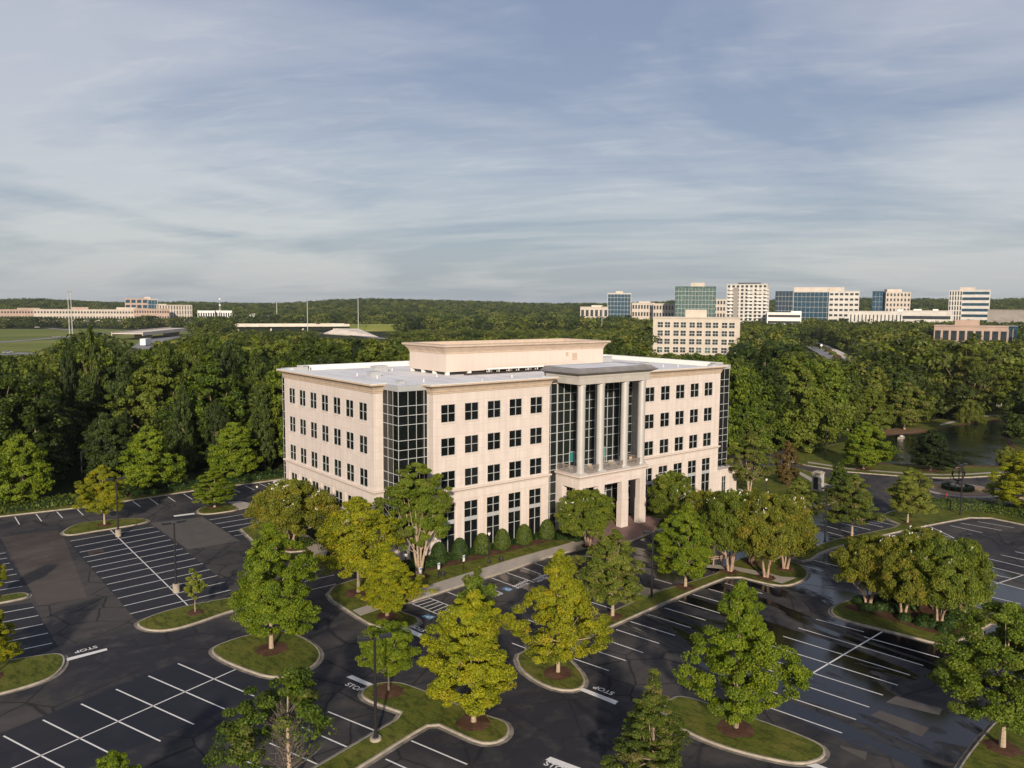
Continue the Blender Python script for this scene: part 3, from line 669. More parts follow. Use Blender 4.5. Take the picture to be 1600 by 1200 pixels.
# ================================================================== SITE
def seg_join(pts, step=2.0): return pts
def island(pts, smooth=2, gutter=.30, kerb=.16, lawn=True, surf='grass', z=.15):
    P = ccw([tuple(p) for p in (smooth_loop(pts, smooth) if smooth else pts)])
    P = [Vector(p) for p in P]
    inn = offset(P, -kerb)
    k = MB(); k.cm = 0; k.band(P, 0.0, offset(P, -.02), z); k.band(offset(P, -.02), z, inn, z)
    if gutter: k.cm = 1; g2 = offset(P, gutter); k.band(g2, .012, P, .012)
    # band() above faces outward/up depending on winding; both sides render alike
    tag(k.build('kerb', [M['concrete'], M['gutter']]), kind='structure')
    if lawn:
        l = MB(); l.poly(inn, z+.012, None); tag(l.build('lawn', M[surf]), kind='structure')
    return inn
def disc(x, y, r, z=.175, seed=0, surf='mulch', name='mulch'):
    g = random.Random(seed); m = MB(); n = 26; vs = [(x, y, z+.09)]; 
    for k in range(n):
        a = 2*PI*k/n; rr = r*(1+g.uniform(-.07, .07)); vs.append((x+rr*.55*math.cos(a), y+rr*.55*math.sin(a), z+.05))
    for k in range(n):
        a = 2*PI*k/n; rr = r*.9*(1+g.uniform(-.16, .14)); vs.append((x+rr*math.cos(a), y+rr*math.sin(a), z-.012))
    fs = [(0, 1+k, 1+(k+1) % n) for k in range(n)]+[(1+k, 1+n+k, 1+n+(k+1) % n, 1+(k+1) % n) for k in range(n)]
    m.add(vs, fs); return tag(m.build(name, M[surf]), kind='structure')
def patch(name, pts, z, m, kind='structure', hgt=None):
    P = ccw([tuple(p[:2]) for p in pts]); b = MB(); b.poly(P, z, hgt); return tag(b.build(name, m), kind=kind)

# terrain: one sheet out to the horizon, level under the site, hills far away
def hill_h(x, y):
    dx, dy = x-CAM[0], y-CAM[1]; d = math.hypot(dx, dy)
    if d < 700: return 0.0
    b = math.atan2(dx, dy)-YAW; px = 800+FPX*math.tan(max(-1.2, min(1.2, b)))
    A = 24+ (px-0)*.021 if px > 0 else 24; A = min(64, A)
    A = A*.86-3; A += 4.5*math.sin(px/95+1.2)+3*math.sin(px/41+.3)+(7 if 1380 < px < 1560 else 0)*math.sin((px-1380)/180*PI)-8*math.exp(-((px-840)/60)**2)+3*math.exp(-((px-690)/60)**2)
    t = min(1, max(0, (d-1120)/1480)); s = t*t*(3-2*t)
    return A*s+ (2.5*math.sin(x/140)*math.cos(y/170) if d > 1120 else 0)*min(1, (d-1120)/300 if d > 1120 else 0)
gb = MB(); radii = [0, 40, 90, 150, 220, 320, 450, 600, 750, 900, 1000, 1100, 1200, 1300, 1400, 1500, 1600, 1700, 1850, 2000, 2200, 2400, 2600, 2900, 3400, 4500, 7000]
NA = 220; vs = [(CAM[0], CAM[1], -.03)]; fs = []
for i, r in enumerate(radii[1:]):
    for k in range(NA):
        a = 2*PI*k/NA; x = CAM[0]+r*math.sin(a); y = CAM[1]+r*math.cos(a); z = hill_h(x, y)
        if r > 3000: z = hill_h(CAM[0]+2600*math.sin(a), CAM[1]+2600*math.cos(a))*max(0, 1-(r-3000)/2500)
        vs.append((x, y, z-.03))
for k in range(NA): fs.append((0, 1+(k+1) % NA, 1+k))
for i in range(len(radii)-2):
    b0 = 1+i*NA; b1 = b0+NA
    for k in range(NA): fs.append((b0+k, b0+(k+1) % NA, b1+(k+1) % NA, b1+k))
gb.add(vs, fs); go = gb.build('ground', M['ground'], None, True); tag(go, kind='structure')

asph = [(-170, 55.2), (64, 55.2), (72, 40), (76, 22), (100, 22), (134, 2), (170, -12), (190, -60), (190, -130), (-170, -130)]
patch('car_park_asphalt', asph, 0.0, M['asphalt'])
# repaired and sealed areas
def c4(ox, oy, s=4.0): return lambda *p: [(ox+x/s, oy+y/s) for x, y in p]
a4 = c4(0, 700); b4 = c4(0, 900); d4 = c4(800, 900); e4 = c4(1200, 900); g4 = c4(1200, 700); f4 = c4(400, 900); h4 = c4(400, 700); i4 = c4(800, 700)
patch('sealed_asphalt', GL(a4((425, 585), (690, 540), (965, 490), (1410, 840), (1450, 900), (1150, 985), (850, 1075))), .004, M['sealed'])
patch('sealed_asphalt', GL(b4((0, 985), (1110, 535), (1480, 570), (1800, 700), (1400, 840), (300, 1300), (-300, 1400))), .004, M['sealed'])
patch('sealed_asphalt', GL(a4((1250, 430), (1500, 410), (1900, 470), (1900, 560), (1480, 575))), .004, M['sealed'])
patch('sealed_asphalt', GL(a4((0, 655), (35, 650), (200, 905), (0, 920))), .004, M['sealed'])
patch('sealed_asphalt', GL([(0, 948), (50, 942), (98, 1022), (0, 1034), (-60, 1040), (-60, 955)]), .004, M['sealed'])
patch('asphalt_patch', GL(a4((940, 470), (1265, 430), (1500, 580), (1175, 635))), .006, M['patch_grey'])
patch('asphalt_patch', GL(a4((0, 555), (360, 512), (400, 560), (545, 935), (235, 985), (200, 900), (60, 660))), .005, M['patch_brown'])
patch('asphalt_patch', GL(e4((640, 870), (700, 840), (1010, 950), (960, 1005))), .006, M['patch_grey'])
patch('asphalt_patch', GL(e4((735, 790), (800, 750), (1090, 830), (1070, 870))), .006, M['patch_grey'])
patch('asphalt_patch', GL(e4((450, 1060), (620, 1100), (610, 1150), (455, 1075))), .006, M['patch_grey'])
patch('asphalt_patch', GL(a4((545, 645), (640, 625), (655, 660), (560, 685))), .008, M['patch_brown'])
# kerb + verge along the rear and around the building
island(GL([(-260, 836), (0, 808), (128, 793.5), (200, 783), (312, 766), (400, 755), (443, 749), (470, 745)])+[(20, 55.3), (60, 55.3), (60, 60), (-200, 60)], 0, .4)
# traffic islands
ISL = {
 'A': a4((385, 540), (400, 520), (480, 475), (650, 455), (860, 442), (920, 450), (930, 462), (870, 480), (700, 508), (560, 530), (430, 552)),
 'B': a4((852, 1100), (880, 1085), (970, 1045), (1130, 998), (1440, 940), (1560, 930), (1640, 925), (1700, 960), (1600, 990), (1450, 1020), (1200, 1110), (1050, 1148), (930, 1148), (870, 1125)),
 'C': a4((-200, 965), (0, 930), (130, 908), (175, 915), (185, 930), (150, 945), (0, 975), (-200, 1010)),
 'D': b4((-250, 575), (0, 542), (200, 510), (350, 490), (395, 500), (410, 530), (395, 580), (330, 640), (200, 690), (0, 745), (-250, 800)),
 'E': [(329, 1021), (334, 1012), (362, 1001), (395, 992), (430, 986), (455, 990), (478, 1000), (497, 1013), (503, 1027), (492, 1042), (468, 1053), (440, 1060), (415, 1059), (385, 1049), (350, 1035)],
 'G': a4((1228, 398), (1262, 372), (1400, 352), (1480, 365), (1490, 390), (1420, 402), (1330, 415), (1250, 418)),
 'H': [(563, 1085), (571, 1076), (590, 1069), (620, 1067), (650, 1076), (705, 1099), (755, 1118), (790, 1129), (798, 1142), (792, 1155), (772, 1164), (747, 1163), (712, 1147), (677, 1131), (640, 1152), (565, 1200), (440, 1275), (360, 1275), (495, 1200), (570, 1155), (634, 1118), (605, 1108), (582, 1100), (568, 1093)],
 'I': [(812, 1048), (805, 1026), (822, 1018), (860, 1000), (905, 977), (945, 962), (985, 944), (1025, 926), (1075, 912), (1132, 893), (1150, 874), (1200, 868), (1245, 880), (1263, 893), (1262, 903), (1245, 913), (1225, 917), (1200, 914), (1145, 900), (1105, 915), (1062, 933), (1000, 960), (940, 987), (905, 1003), (885, 1026), (898, 1040), (912, 1056), (916, 1070), (902, 1081), (870, 1080), (840, 1068)],
 'L': [(1297, 954), (1310, 944), (1347, 934), (1395, 922), (1440, 918), (1490, 934), (1522, 949), (1555, 960), (1562, 969), (1550, 976), (1520, 991), (1492, 1007), (1465, 1008), (1425, 997), (1360, 981), (1325, 972), (1301, 963)],
 'M': [(1034, 1108), (1046, 1094), (1065, 1088), (1120, 1105), (1180, 1125), (1249, 1150), (1284, 1166), (1292, 1178), (1282, 1190), (1250, 1197), (1200, 1188), (1137, 1172), (1080, 1150), (1045, 1128)],
 'N': [(1560, 1124), (1535, 1152), (1500, 1197), (1480, 1240), (1700, 1300), (1760, 1200), (1700, 1120), (1620, 1100)],
}
for k_, pts in ISL.items(): island(GL(pts), 1 if k_ in 'HI' else 2)
# strip O and upper verge by the hedge
island(GL([(1230, 872), (1295, 846), (1355, 834), (1412, 822), (1385, 812), (1378, 804), (1420, 793), (1470, 787), (1530, 788), (1600, 796), (1700, 800), (1700, 842), (1600, 821), (1532, 807), (1465, 819), (1407, 831), (1350, 845), (1287, 861), (1262, 880)]), 1)
# front bed and lawn of the building
island(GL([(512, 930), (522, 917), (560, 905), (600, 900), (640, 896)])+[(-1.6, 1.5), (-1.6, 5), (-2.2, 12), (-7, 14), (-9, 20.5), (-8.2, 28), (-3, 30), (-2.5, 38), (3, 38), (3, -.0), (25.5, -.0)]+[(25.8, -6.2), (25, -7.4)]+GL([(857, 871), (800, 891), (641, 942), (607, 950), (632, 959), (651, 966), (656, 974), (645, 980), (620, 983), (597, 983), (576, 976), (556, 964), (538, 952), (520, 941)]), 0)
walk = GL([(557, 960), (551, 956), (640, 926), (800, 875.5), (890, 850)])+[(25.6, -3.9), (25.6, -7.2)]+GL([(857, 870.5), (800, 890), (640, 941.5), (606, 950), (563, 964.5)])
patch('sidewalk', walk, .172, M['walk'], hgt=0)
plaza = [(25.6, -7.3), (25.6, -.02), (42, -.02), (42, -4), (40.5, -6.2)]+GL([(1023, 828), (1010, 835), (985, 846), (960, 856), (930, 866)])
patch('brick_paving', plaza, .166, M['brick'], hgt=0)
pk = GL([(1026, 829), (1012, 836.5), (985, 847.5), (958, 858), (925, 870), (880, 872), (857, 871.5)]); kb = MB(); kb.sweep([tuple(p) for p in reversed(pk)], [(.02, 0), (.02, .165), (-.22, .172), (-.22, .1)]); tag(kb.build('kerb', M['concrete']), kind='structure')
patch('path', GL([(455, 834), (467, 829), (513, 860), (510, 868), (494, 874), (484, 862)]), .18, M['walk'], hgt=0)
patch('concrete_apron', GL([(356, 786), (376, 784.5), (400, 790), (374, 797), (371, 793)]), .165, M['walk'], hgt=0)
# lawn bed right of the entrance, verge with path, pond side
island([(42, -.0), (42, -3.9), (44, -5)]+GL([(1100, 812), (1160, 806), (1235, 800), (1290, 792), (1316, 780), (1300, 752), (1272, 740), (1250, 733), (1228, 729)])+[(78, 20), (66.2, 18), (66.2, 0)], 1, 0)
patch('path', GL([(1152, 766), (1157, 765), (1200, 776), (1240, 790), (1280, 783), (1306, 778), (1308, 781), (1285, 789), (1240, 797), (1195, 781)]), .172, M['walk'], hgt=.15)
patch('path', GL([(1247, 741), (1250, 738), (1275, 752), (1308, 762), (1305, 766), (1268, 754)]), .172, M['walk'], hgt=.15)
far_kerb = [(1236, 722), (1262, 728), (1296, 733), (1325, 738), (1362, 741), (1400, 744), (1440, 746.5), (1475, 747.5), (1515, 746.5), (1555, 744), (1640, 742), (1760, 748)]
verge = GL(far_kerb)+GL([(1800, 640), (1560, 642), (1450, 658), (1370, 664), (1330, 690), (1240, 706)])
island(verge, 0, .5)
fk = GL([(x, y-3.4) for x, y in far_kerb[1:]]); sw = MB(); n_ = len(fk)
f2 = GL([(x, y-5.4) for x, y in far_kerb[1:]])
sw.add([(p.x, p.y, .172) for p in fk]+[(p.x, p.y, .172) for p in f2], [(i, i+1, n_+i+1, n_+i) for i in range(n_-1)]); tag(sw.build('sidewalk', M['walk']), kind='structure')
pond = smooth_loop(GL([(1374, 684), (1400, 680), (1435, 679), (1460, 673), (1500, 666), (1545, 657), (1580, 655), (1582, 664), (1568, 672), (1572, 688), (1582, 706), (1588, 722), (1572, 730), (1540, 729), (1480, 728), (1425, 727), (1380, 726), (1352, 722), (1350, 706), (1362, 690)]), 2)
patch('pond_water', pond, .185, M['water'])
PW = ccw([tuple(p) for p in pond]); PW = [Vector(p) for p in PW]
bk = MB(); bk.band(offset(PW, 1.0), .175, PW, .24); bk.band(PW, .24, offset(PW, -.3), .17); tag(bk.build('shore', M['mulch']), kind='structure')
patch('dirt', GL([(1369, 681), (1372, 674), (1400, 670), (1440, 670), (1448, 675), (1430, 678.5), (1400, 679.5)]), .19, simple('dry_soil', (.20, .13, .075), .95, .1, var=.3))
patch('path', GL([(1368, 672), (1390, 670.5), (1392, 671.6), (1369, 673.5)]), .2, M['walk'])
patch('path', GL([(1468, 664), (1490, 658), (1530, 650), (1580, 648.5), (1580, 650.5), (1532, 652.5), (1492, 661), (1470, 666)]), .195, M['walk'])
# roundabout
rc = G(1496, 765.5); ring = [Vector((rc.x+5.9*math.cos(a*PI/24), rc.y+5.9*math.sin(a*PI/24))) for a in range(48)]
island(ring, 0, .3, .5, True, 'brick'); 
patch('gravel_disc', offset(ring, -1.3), .175, simple('tan_gravel', (.30, .21, .12), .95, .1, var=.2, scale=4))
# ------------------------------------------------------------------ painted lines
PM = []
def pl(A, B, w=.10, z=.010, mt='paint', name='parking_line'):
    A = Vector(A[:2]); B = Vector(B[:2]); d = (B-A).normalized(); n = Vector((-d.y, d.x))*w/2; PM.append([(A-n), (B-n), (B+n), (A+n)])
def lines(f, prs, w=.125):
    for p, q_ in prs: pl(G(*f(p)[0]), G(*f(q_)[0]), w)
I1 = lambda *p: list(p)
lines(a4, [((92, 430), (122, 478)), ((225, 412), (260, 458)), ((355, 398), (392, 438)), ((480, 380), (520, 420)), ((600, 362), (643, 403)), ((715, 348), (755, 386)), ((830, 333), (877, 367)), ((935, 315), (988, 353)), ((1050, 305), (1095, 335)), ((1148, 287), (1202, 321)), ((1250, 273), (1300, 305)), ((1345, 260), (1400, 290)), ((1440, 250), (1500, 278)), ((1530, 235), (1590, 262)), ((1620, 222), (1680, 248)), ((1700, 212), (1760, 236)), ((-45, 450), (-18, 498))])
cl0, cl1 = G(172.5, 828), G(298, 950.5); pl(cl0, cl1, .12)
cst = [((438, 583), (965, 493)), ((467, 618), (997, 520)), ((498, 652), (1035, 546)), ((520, 684), (1067, 573)), ((545, 712), (1105, 600)), ((572, 745), (1143, 630)), ((602, 778), (1180, 658)), ((635, 815), (1220, 690)), ((668, 853), (1267, 722)), ((703, 893), (1310, 760)), ((735, 940), (1357, 798)), ((775, 987), (1405, 838)), ((812, 1037), (1440, 888))]
lines(a4, cst)
lines(a4, [((-100, 678), (35, 655)), ((-100, 710), (45, 688)), ((-100, 745), (60, 720)), ((-100, 785), (82, 757)), ((-100, 823), (105, 788)), ((-100, 865), (123, 827)), ((-100, 905), (140, 865)), ((-120, 1055), (212, 995)), ((-120, 1115), (240, 1047)), ((-100, 1175), (270, 1100)), ((-100, 1240), (300, 1157)), ((-100, 1310), (325, 1220))])
pl(G(22.5, 1199), G(371.7, 1044.5), .12); pl(G(22.5, 1199), G(-60, 1234), .12)
lines(b4, [((22, 1000), (400, 1200)), ((268, 900), (730, 1130)), ((507, 800), (1003, 1033)), ((725, 708), (1212, 928)), ((928, 625), (1405, 832)), ((1113, 548), (1590, 752)), ((-260, 1110), (160, 1330))])
lines(a4, [((1308, 450), (1560, 408)), ((1345, 475), (1590, 434)), ((1385, 500), (1640, 456)), ((1425, 525), (1700, 478)), ((1462, 550), (1740, 502))])
lines(h4, [((280, 738), (430, 704)), ((250, 795), (470, 744)), ((300, 836), (490, 793)), ((338, 887), (500, 850)), ((240, 700), (400, 665))])
lines(f4, [((450, 848), (745, 968)), ((285, 945), (575, 1072)), ((85, 1045), (390, 1180)), ((970, 1030), (1320, 1178)), ((810, 1145), (1130, 1290)), ((-80, 1150), (230, 1290))])
# accessible bays
P1 = lambda x, y: G(640+x/8, 860+y/8)
for A_, B_ in (((0, 655), (395, 815)), ((220, 585), (560, 715)), ((395, 815), (560, 750)), ((560, 715), (640, 745)), ((560, 750), (650, 755)), ((443, 510), (700, 610)), ((820, 400), (1165, 540)), ((1165, 540), (1060, 580)), ((760, 455), (1060, 580)), ((985, 330), (1365, 470)), ((1185, 270), (1560, 400)), ((1410, 215), (1640, 300)), ((1560, 160), (1850, 262)), ((0, 655), (30, 645))): pl(P1(*A_), P1(*B_), .12)
for k in range(6):
    t = (k+.6)/6.2; A_ = P1(0+395*t, 655+160*t); B_ = P1(220+340*min(1, t*1.02+.02), 585+130*min(1, t*1.02+.02)); A2 = P1(0+395*max(0, t-.02), 655+160*max(0, t-.02)); pl(A2, B_, .11)
for k in range(5):
    t = (k+.8)/5.2; pl(P1(760+300*t, 455+125*t), P1(820+345*min(1, t+.02), 400+140*min(1, t+.02)), .11)
lines(d4, [((545, 385), (820, 480)), ((650, 335), (920, 422)), ((740, 285), (1018, 372)), ((850, 240), (1115, 323)), ((955, 200), (1210, 277)), ((1040, 155), (1300, 233)), ((1130, 115), (1395, 190)), ((440, 440), (712, 530)), ((350, 505), (605, 592)), ((1225, 80), (1480, 152)), ((1330, 45), (1565, 110)), ((1410, 8), (1640, 72)), ((0, 420), (120, 465)), ((100, 275), (200, 310)), ((500, 165), (660, 217)), ((600, 120), (770, 172)), ((700, 90), (860, 140)), ((890, 18), (1000, 50)), ((640, 70), (720, 92))])
pl(G(1261, 1057), G(1380.5, 986), .14); pl(G(1261, 1057), G(1225, 1080), .14)
lines(e4, [((190, 325), (970, 560)), ((95, 377), (888, 620)), ((0, 430), (810, 683)), ((-60, 500), (718, 745)), ((60, 630), (632, 820)), ((-30, 705), (550, 898)), ((15, 825), (463, 982)), ((600, 380), (1070, 510)), ((300, 270), (600, 350)), ((-80, 560), (40, 600))])
lines(g4, [((1010, 490), (1165, 563)), ((1140, 485), (1340, 530)), ((1205, 470), (1460, 515)), ((1310, 460), (1540, 500)), ((1370, 690), (1600, 745)), ((1455, 668), (1640, 708)), ((1545, 648), (1680, 676)), ((1400, 745), (1600, 795)), ((1400, 790), (1520, 815)), ((1350, 820), (1600, 885)), ((1310, 965), (1525, 1020)), ((1350, 920), (1580, 975)), ((1425, 850), (1640, 780)), ((1045, 535), (1160, 563)), ((370, 490), (540, 535)), ((370, 525), (470, 552)), ((460, 470), (640, 512)), ((540, 455), (720, 495)), ((600, 440), (800, 485)), ((660, 430), (840, 470)), ((240, 690), (440, 740)), ((380, 640), (470, 662)), ((180, 725), (350, 770)), ((300, 600), (360, 615)), ((390, 560), (480, 580))])
pm = MB()
for q4 in PM: pm.add([(p.x, p.y, .011) for p in q4], [(0, 1, 2, 3)])
tag(pm.build('road_marking', M['paint']), kind='structure')
# stop bars and lettering
def quad_mark(pts, z=.013, m='paint', name='stop_line'): patch(name, [G(*p) for p in pts], z, M[m])
bars = [[(102.5, 1029), (166.5, 1013), (168, 1016), (105, 1033)], [(625, 982), (636, 980.5), (668.7, 995), (661, 998.7)], [(541, 1058), (550, 1055), (585, 1070), (579, 1074)], [(904, 1078), (911, 1075), (966, 1096), (961, 1101)], [(852, 1187.5), (860, 1182.5), (907, 1200), (925, 1212), (905, 1210)], [(1260, 1196), (1275, 1193), (1300, 1203), (1290, 1207)], [(271, 805.5), (303, 801.5), (305, 803.5), (272, 807.5)]]
for b_ in bars: quad_mark(b_)
def ground_text(s, px, py, size, ang, sx=1.0, sy=1.0, z=.013, m='paint'):
    me = text_mesh('road_text', s, size, 0); o = link('road_lettering', me, M[m]); p = G(px, py); o.location = (p.x, p.y, z); o.rotation_euler = (0, 0, ang); o.scale = (sx, sy, 1); tag(o, kind='structure')
def ang_of(p, q_): a, b = G(*p), G(*q_); return math.atan2(b.y-a.y, b.x-a.x)
ground_text('STOP', 133, 1013.5, .78, ang_of((168, 1016), (105, 1033)), 1.0, 1.0)
ground_text('STOP', 657, 981, .78, ang_of((668, 996), (636, 981)))
ground_text('STOP', 550, 1075.5, .78, ang_of((550, 1057), (585, 1072)), 1.0, 1.0)
ground_text('STOP', 946, 1077, .78, ang_of((966, 1098), (908, 1076)))
ground_text('STOP', 866, 1202, .78, ang_of((858, 1184), (907, 1204)))
ground_text('VISITOR', 819, 916, .62, ang_of((800, 918), (835, 902))); ground_text('PARKING', 815.5, 912.5, .62, ang_of((800, 918), (835, 902)))
ground_text('VISITOR', 850, 906, .62, ang_of((830, 908), (865, 892))); ground_text('PARKING', 846.5, 902.5, .62, ang_of((830, 908), (865, 892)))
def wheelchair(corners):
    P = [G(*c) for c in corners]; patch('accessible_symbol_field', P, .012, M['blue']); c = sum((p for p in P), Vector((0, 0, 0)))/4
    ux = (P[1]-P[0]+P[2]-P[3]).xy/2; uy = (P[3]-P[0]+P[2]-P[1]).xy/2
    m = MB(); Q = lambda u, v: (c.x+ux.x*u+uy.x*v, c.y+ux.y*u+uy.y*v, .0155)
    def st(a, b, w=.055):
        d = Vector((b[0]-a[0], b[1]-a[1])).normalized(); n = Vector((-d.y, d.x))*w; m.add([Q(a[0]-n.x, a[1]-n.y), Q(b[0]-n.x, b[1]-n.y), Q(b[0]+n.x, b[1]+n.y), Q(a[0]+n.x, a[1]+n.y)], [(0, 1, 2, 3)])
    pr = [(-.05+.24*math.cos(t), .12+.24*math.sin(t)) for t in [(-.3+k*.42) for k in range(12)]]
    for i in range(11): st(pr[i], pr[i+1], .04)
    st((-.08, -.28), (-.05, .1)); st((-.05, .1), (.2, .1)); st((.2, .1), (.3, .34)); st((-.07, -.12), (.15, -.12), .04)
    st((-.1, -.4), (-.02, -.4), .05); tag(m.build('accessible_symbol', M['paint']), kind='structure')
wheelchair([(658, 963), (669, 960), (681, 964), (671, 968.5)]); wheelchair([(783, 920.6), (790.6, 916.8), (803, 920.6), (795, 924.5)])
# tyre-dark drains
for (x, y) in ((151, 989), (152, 864)):
    p = G(x, y); b_ = MB(); b_.box(p.x-.45, p.y-.3, .012, p.x+.45, p.y+.3, .03)
    for i in range(6): b_.box(p.x-.4+i*.14, p.y-.27, .03, p.x-.34+i*.14, p.y+.27, .045)
    tag(b_.build('drain_grate', M['bronze']), 'rusty dark drain grate set in the drive lane '+('beside the sapling island' if y > 900 else 'beside the striped bays'), 'drain')

# ================================================================== STREET FURNITURE
def lot_lamp(px, py, top, label, heads=2, ped='tall', rz=0.0):
    p = G(px, py); h = z_at(p.x, p.y, top); zb = .0
    e = empty('parking_lamp', (p.x, p.y, 0), rz, label, 'street lamp', 'car park lamp posts')
    b = MB()
    if ped == 'tall': b.lathe([(.34, 0), (.36, .02), (.36, .9), (.33, .95), (.0, .95)], n=20); zb = .95
    elif ped == 'low': b.lathe([(.42, 0), (.42, .32), (.38, .36), (0, .36)], n=20); zb = .36
    if ped: b.build('concrete_base', M['white' if ped == 'x' else 'concrete'], e, False)
    s = MB(); s.lathe([(.22, zb), (.22, zb+.06), (.12, zb+.14), (.11, h*.5), (.085, h)], n=10); s.build('pole', M['black'], e)
    for s_ in ((-1, 1) if heads == 2 else (1,)):
        m = MB(); m.tube([(0, 0, h-.12), (s_*.45, 0, h-.03)], .035, 6); m.obox((s_*.35, -.2, h-.06), (s_*.85, 0, .03), (0, .4, 0), (0, 0, .2)); m.build('lamp_head', M['black'], e)
    return e
lot_lamp(185, 838, 749, 'black twin headed lamp post on a round concrete base by the yellow tree', rz=.0)
lot_lamp(275.5, 925, 817, 'black twin headed lamp post on a round concrete base near the sapling island')
lot_lamp(587, 1159, 997, 'tall black twin headed lamp post on the grass strip beside the half bare tree', ped='low', rz=-.3)
lot_lamp(1018, 935, 831, 'black twin headed lamp post in the grass strip before the brick forecourt', ped=None, rz=-.3)
lot_lamp(1289, 846, 762, 'black lamp post at the end of the verge beside the broad myrtles', ped=None)
lot_lamp(1500, 806, 727, 'black lamp post in front of the clipped hedge by the roundabout', ped=None)
lot_lamp(1498, 752, 724, 'thin black lamp post behind the roundabout sculpture', 1, ped=None, rz=1.2)
lot_lamp(1289, 719, 676, 'thin lamp post in the shade of the wood by the drive', 1, ped=None)
lot_lamp(129, 762, 705, 'thin black lamp post at the edge of the dark wood behind the rear hedge', 1, ped=None)
lot_lamp(1510, 862, 838, 'short dark post standing in the far parking lot', 1, ped=None)
def walk_lamp(px, py, top, label):
    p = G(px, py); h = z_at(p.x, p.y, top); e = empty('walkway_lamp', (p.x, p.y, .1), 0, label, 'street lamp', 'lantern lamps by the footpaths')
    m = MB(); m.lathe([(.2, 0), (.2, .25), (.11, .4), (.07, .55), (.055, h-.75), (.1, h-.7), (.1, h-.65)], n=12); m.build('pole', M['black'], e)
    m = MB(); m.lathe([(.11, h-.65), (.19, h-.4), (.2, h-.3)], n=12); m.build('globe', M['white'], e)
    m = MB(); m.lathe([(.23, h-.3), (.2, h-.2), (.08, h-.05), (.03, h+.05)], n=12); m.build('lamp_cap', M['black'], e)
walk_lamp(764, 882, 829, 'black lantern lamp post on the lawn beside the rounded shrubs')
walk_lamp(634, 908, 862, 'black lantern lamp post beside the bare stemmed corner tree')
walk_lamp(1196.5, 776, 746, 'black lantern lamp post by the curving path beside the office building')
walk_lamp(402, 775, 757, 'lantern lamp post half hidden behind the big myrtle at the rear bays')
def bay_sign(px, py, top, label):
    p = G(px, py); h = z_at(p.x, p.y, top); e = empty('parking_sign', (p.x, p.y, .15), math.radians(14), label, 'sign', 'small white signs at the accessible bays')
    m = MB(); m.tube([(0, 0, 0), (0, 0, h-.2)], .05, 8); m.build('post', M['black'], e)
    m = MB(); m.box(-.17, -.085, h-.85, .17, -.055, h-.1); pl_ = m.build('sign_plate', M['white'], e)
    m = MB(); m.box(-.11, -.092, h-.4, .11, -.088, h-.18); m.build('blue_symbol', M['blue'], pl_)
bay_sign(656, 916, 887, 'white sign plate on a black post beside the corner tree trunk')
bay_sign(685, 906, 880, 'white sign plate on a black post in the lawn, middle of three')
bay_sign(724, 894, 868, 'white sign plate on a black post before the dark trimmed shrubs')
# black lawn boxes
for px, py, lab in ((692, 901, 'small black utility box in the lawn between two white signs'), (783, 878, 'small black utility box in the lawn near the lantern lamp')):
    p = G(px, py); m = MB(); m.lathe([(.28, 0), (.28, .35), (.22, .45), (.06, .5)], (p.x, p.y, .15), 10); tag(m.build('utility_box', M['black']), lab, 'utility box')
# stone gate pillar
p = G(1279, 768); e = empty('stone_pillar', (p.x, p.y, .1), .12, 'tall square stone pillar with a dark recessed front beside the drive', 'pillar')
m = MB(); m.box(-.85, -.5, 0, .85, .9, 3.0); m.build('shaft', M['portico'], e)
m = MB(); m.box(-.95, -.6, 3.0, .95, 1.0, 3.25); m.box(-.6, -.35, 3.25, .6, .75, 3.4); m.build('capstone', M['concrete'], e)
m = MB(); m.box(-.87, -.2, .4, -.845, .6, 2.5); m.build('dark_plaque', M['black'], e)
m = MB(); m.box(-.95, -.6, 0, .95, 1.0, .35); m.build('plinth', M['concrete'], e)
# roundabout sculpture and hedge ring
e = empty('ring_sculpture', (rc.x, rc.y, .15), -.68, 'dark bronze open ring sculpture standing on rocks in the roundabout', 'sculpture')
m = MB(); N_ = 40; m.tube([(0+1.05*math.cos(2*PI*k/N_), .0, 2.6+1.05*math.sin(2*PI*k/N_)) for k in range(N_+1)], [.13+.05*math.sin(3*2*PI*k/N_) for k in range(N_+1)], 8); m.build('ring', M['bronze'], e, True)
m = MB(); m.tube([(-.9, 0, 3.4), (-.4, .1, 3.75), (.2, 0, 3.85), (.7, -.1, 3.6)], [.1, .16, .14, .05], 8); m.tube([(-.7, 0, 3.05), (-.2, 0, 3.2), (.1, .1, 2.85)], [.06, .1, .05], 6); m.tube([(.7, 0, 3.1), (.3, 0, 3.25), (.05, 0, 2.9)], [.06, .1, .05], 6); m.build('leaf_crest', M['bronze'], e, True)
m = MB(); m.tube([(-.45, 0, .5), (-.12, .05, 1.0), (.15, 0, 1.6)], [.16, .12, .1], 8); m.tube([(.45, 0, .5), (.1, -.05, 1.0), (-.15, 0, 1.6)], [.16, .12, .1], 8); m.build('twisted_stem', M['bronze'], e, True)
g_ = random.Random(5)
for i in range(8):
    a = i*PI/4+.2; m = MB(); r_ = g_.uniform(.22, .4); m.lathe([(r_, 0), (r_*1.1, r_*.5), (r_*.8, r_*.95), (r_*.25, r_*1.2)], (math.cos(a)*.8, math.sin(a)*.8, .55), 7); m.build('rock', M['concrete'], e)
hr = [(rc.x+2.1*math.cos(a*PI/7), rc.y+2.1*math.sin(a*PI/7)) for a in range(14)]
hedge('hedge', hr, .9, .75, L['hedge'], 'low round clipped hedge ringing the sculpture on the roundabout', group=None, size=.07, dens=60, seed=4, closed=True)
p = G(1478, 786); e = empty('direction_post', (p.x, p.y, 0), 0, 'slim post carrying a small red arrow plate beside the roundabout', 'sign')
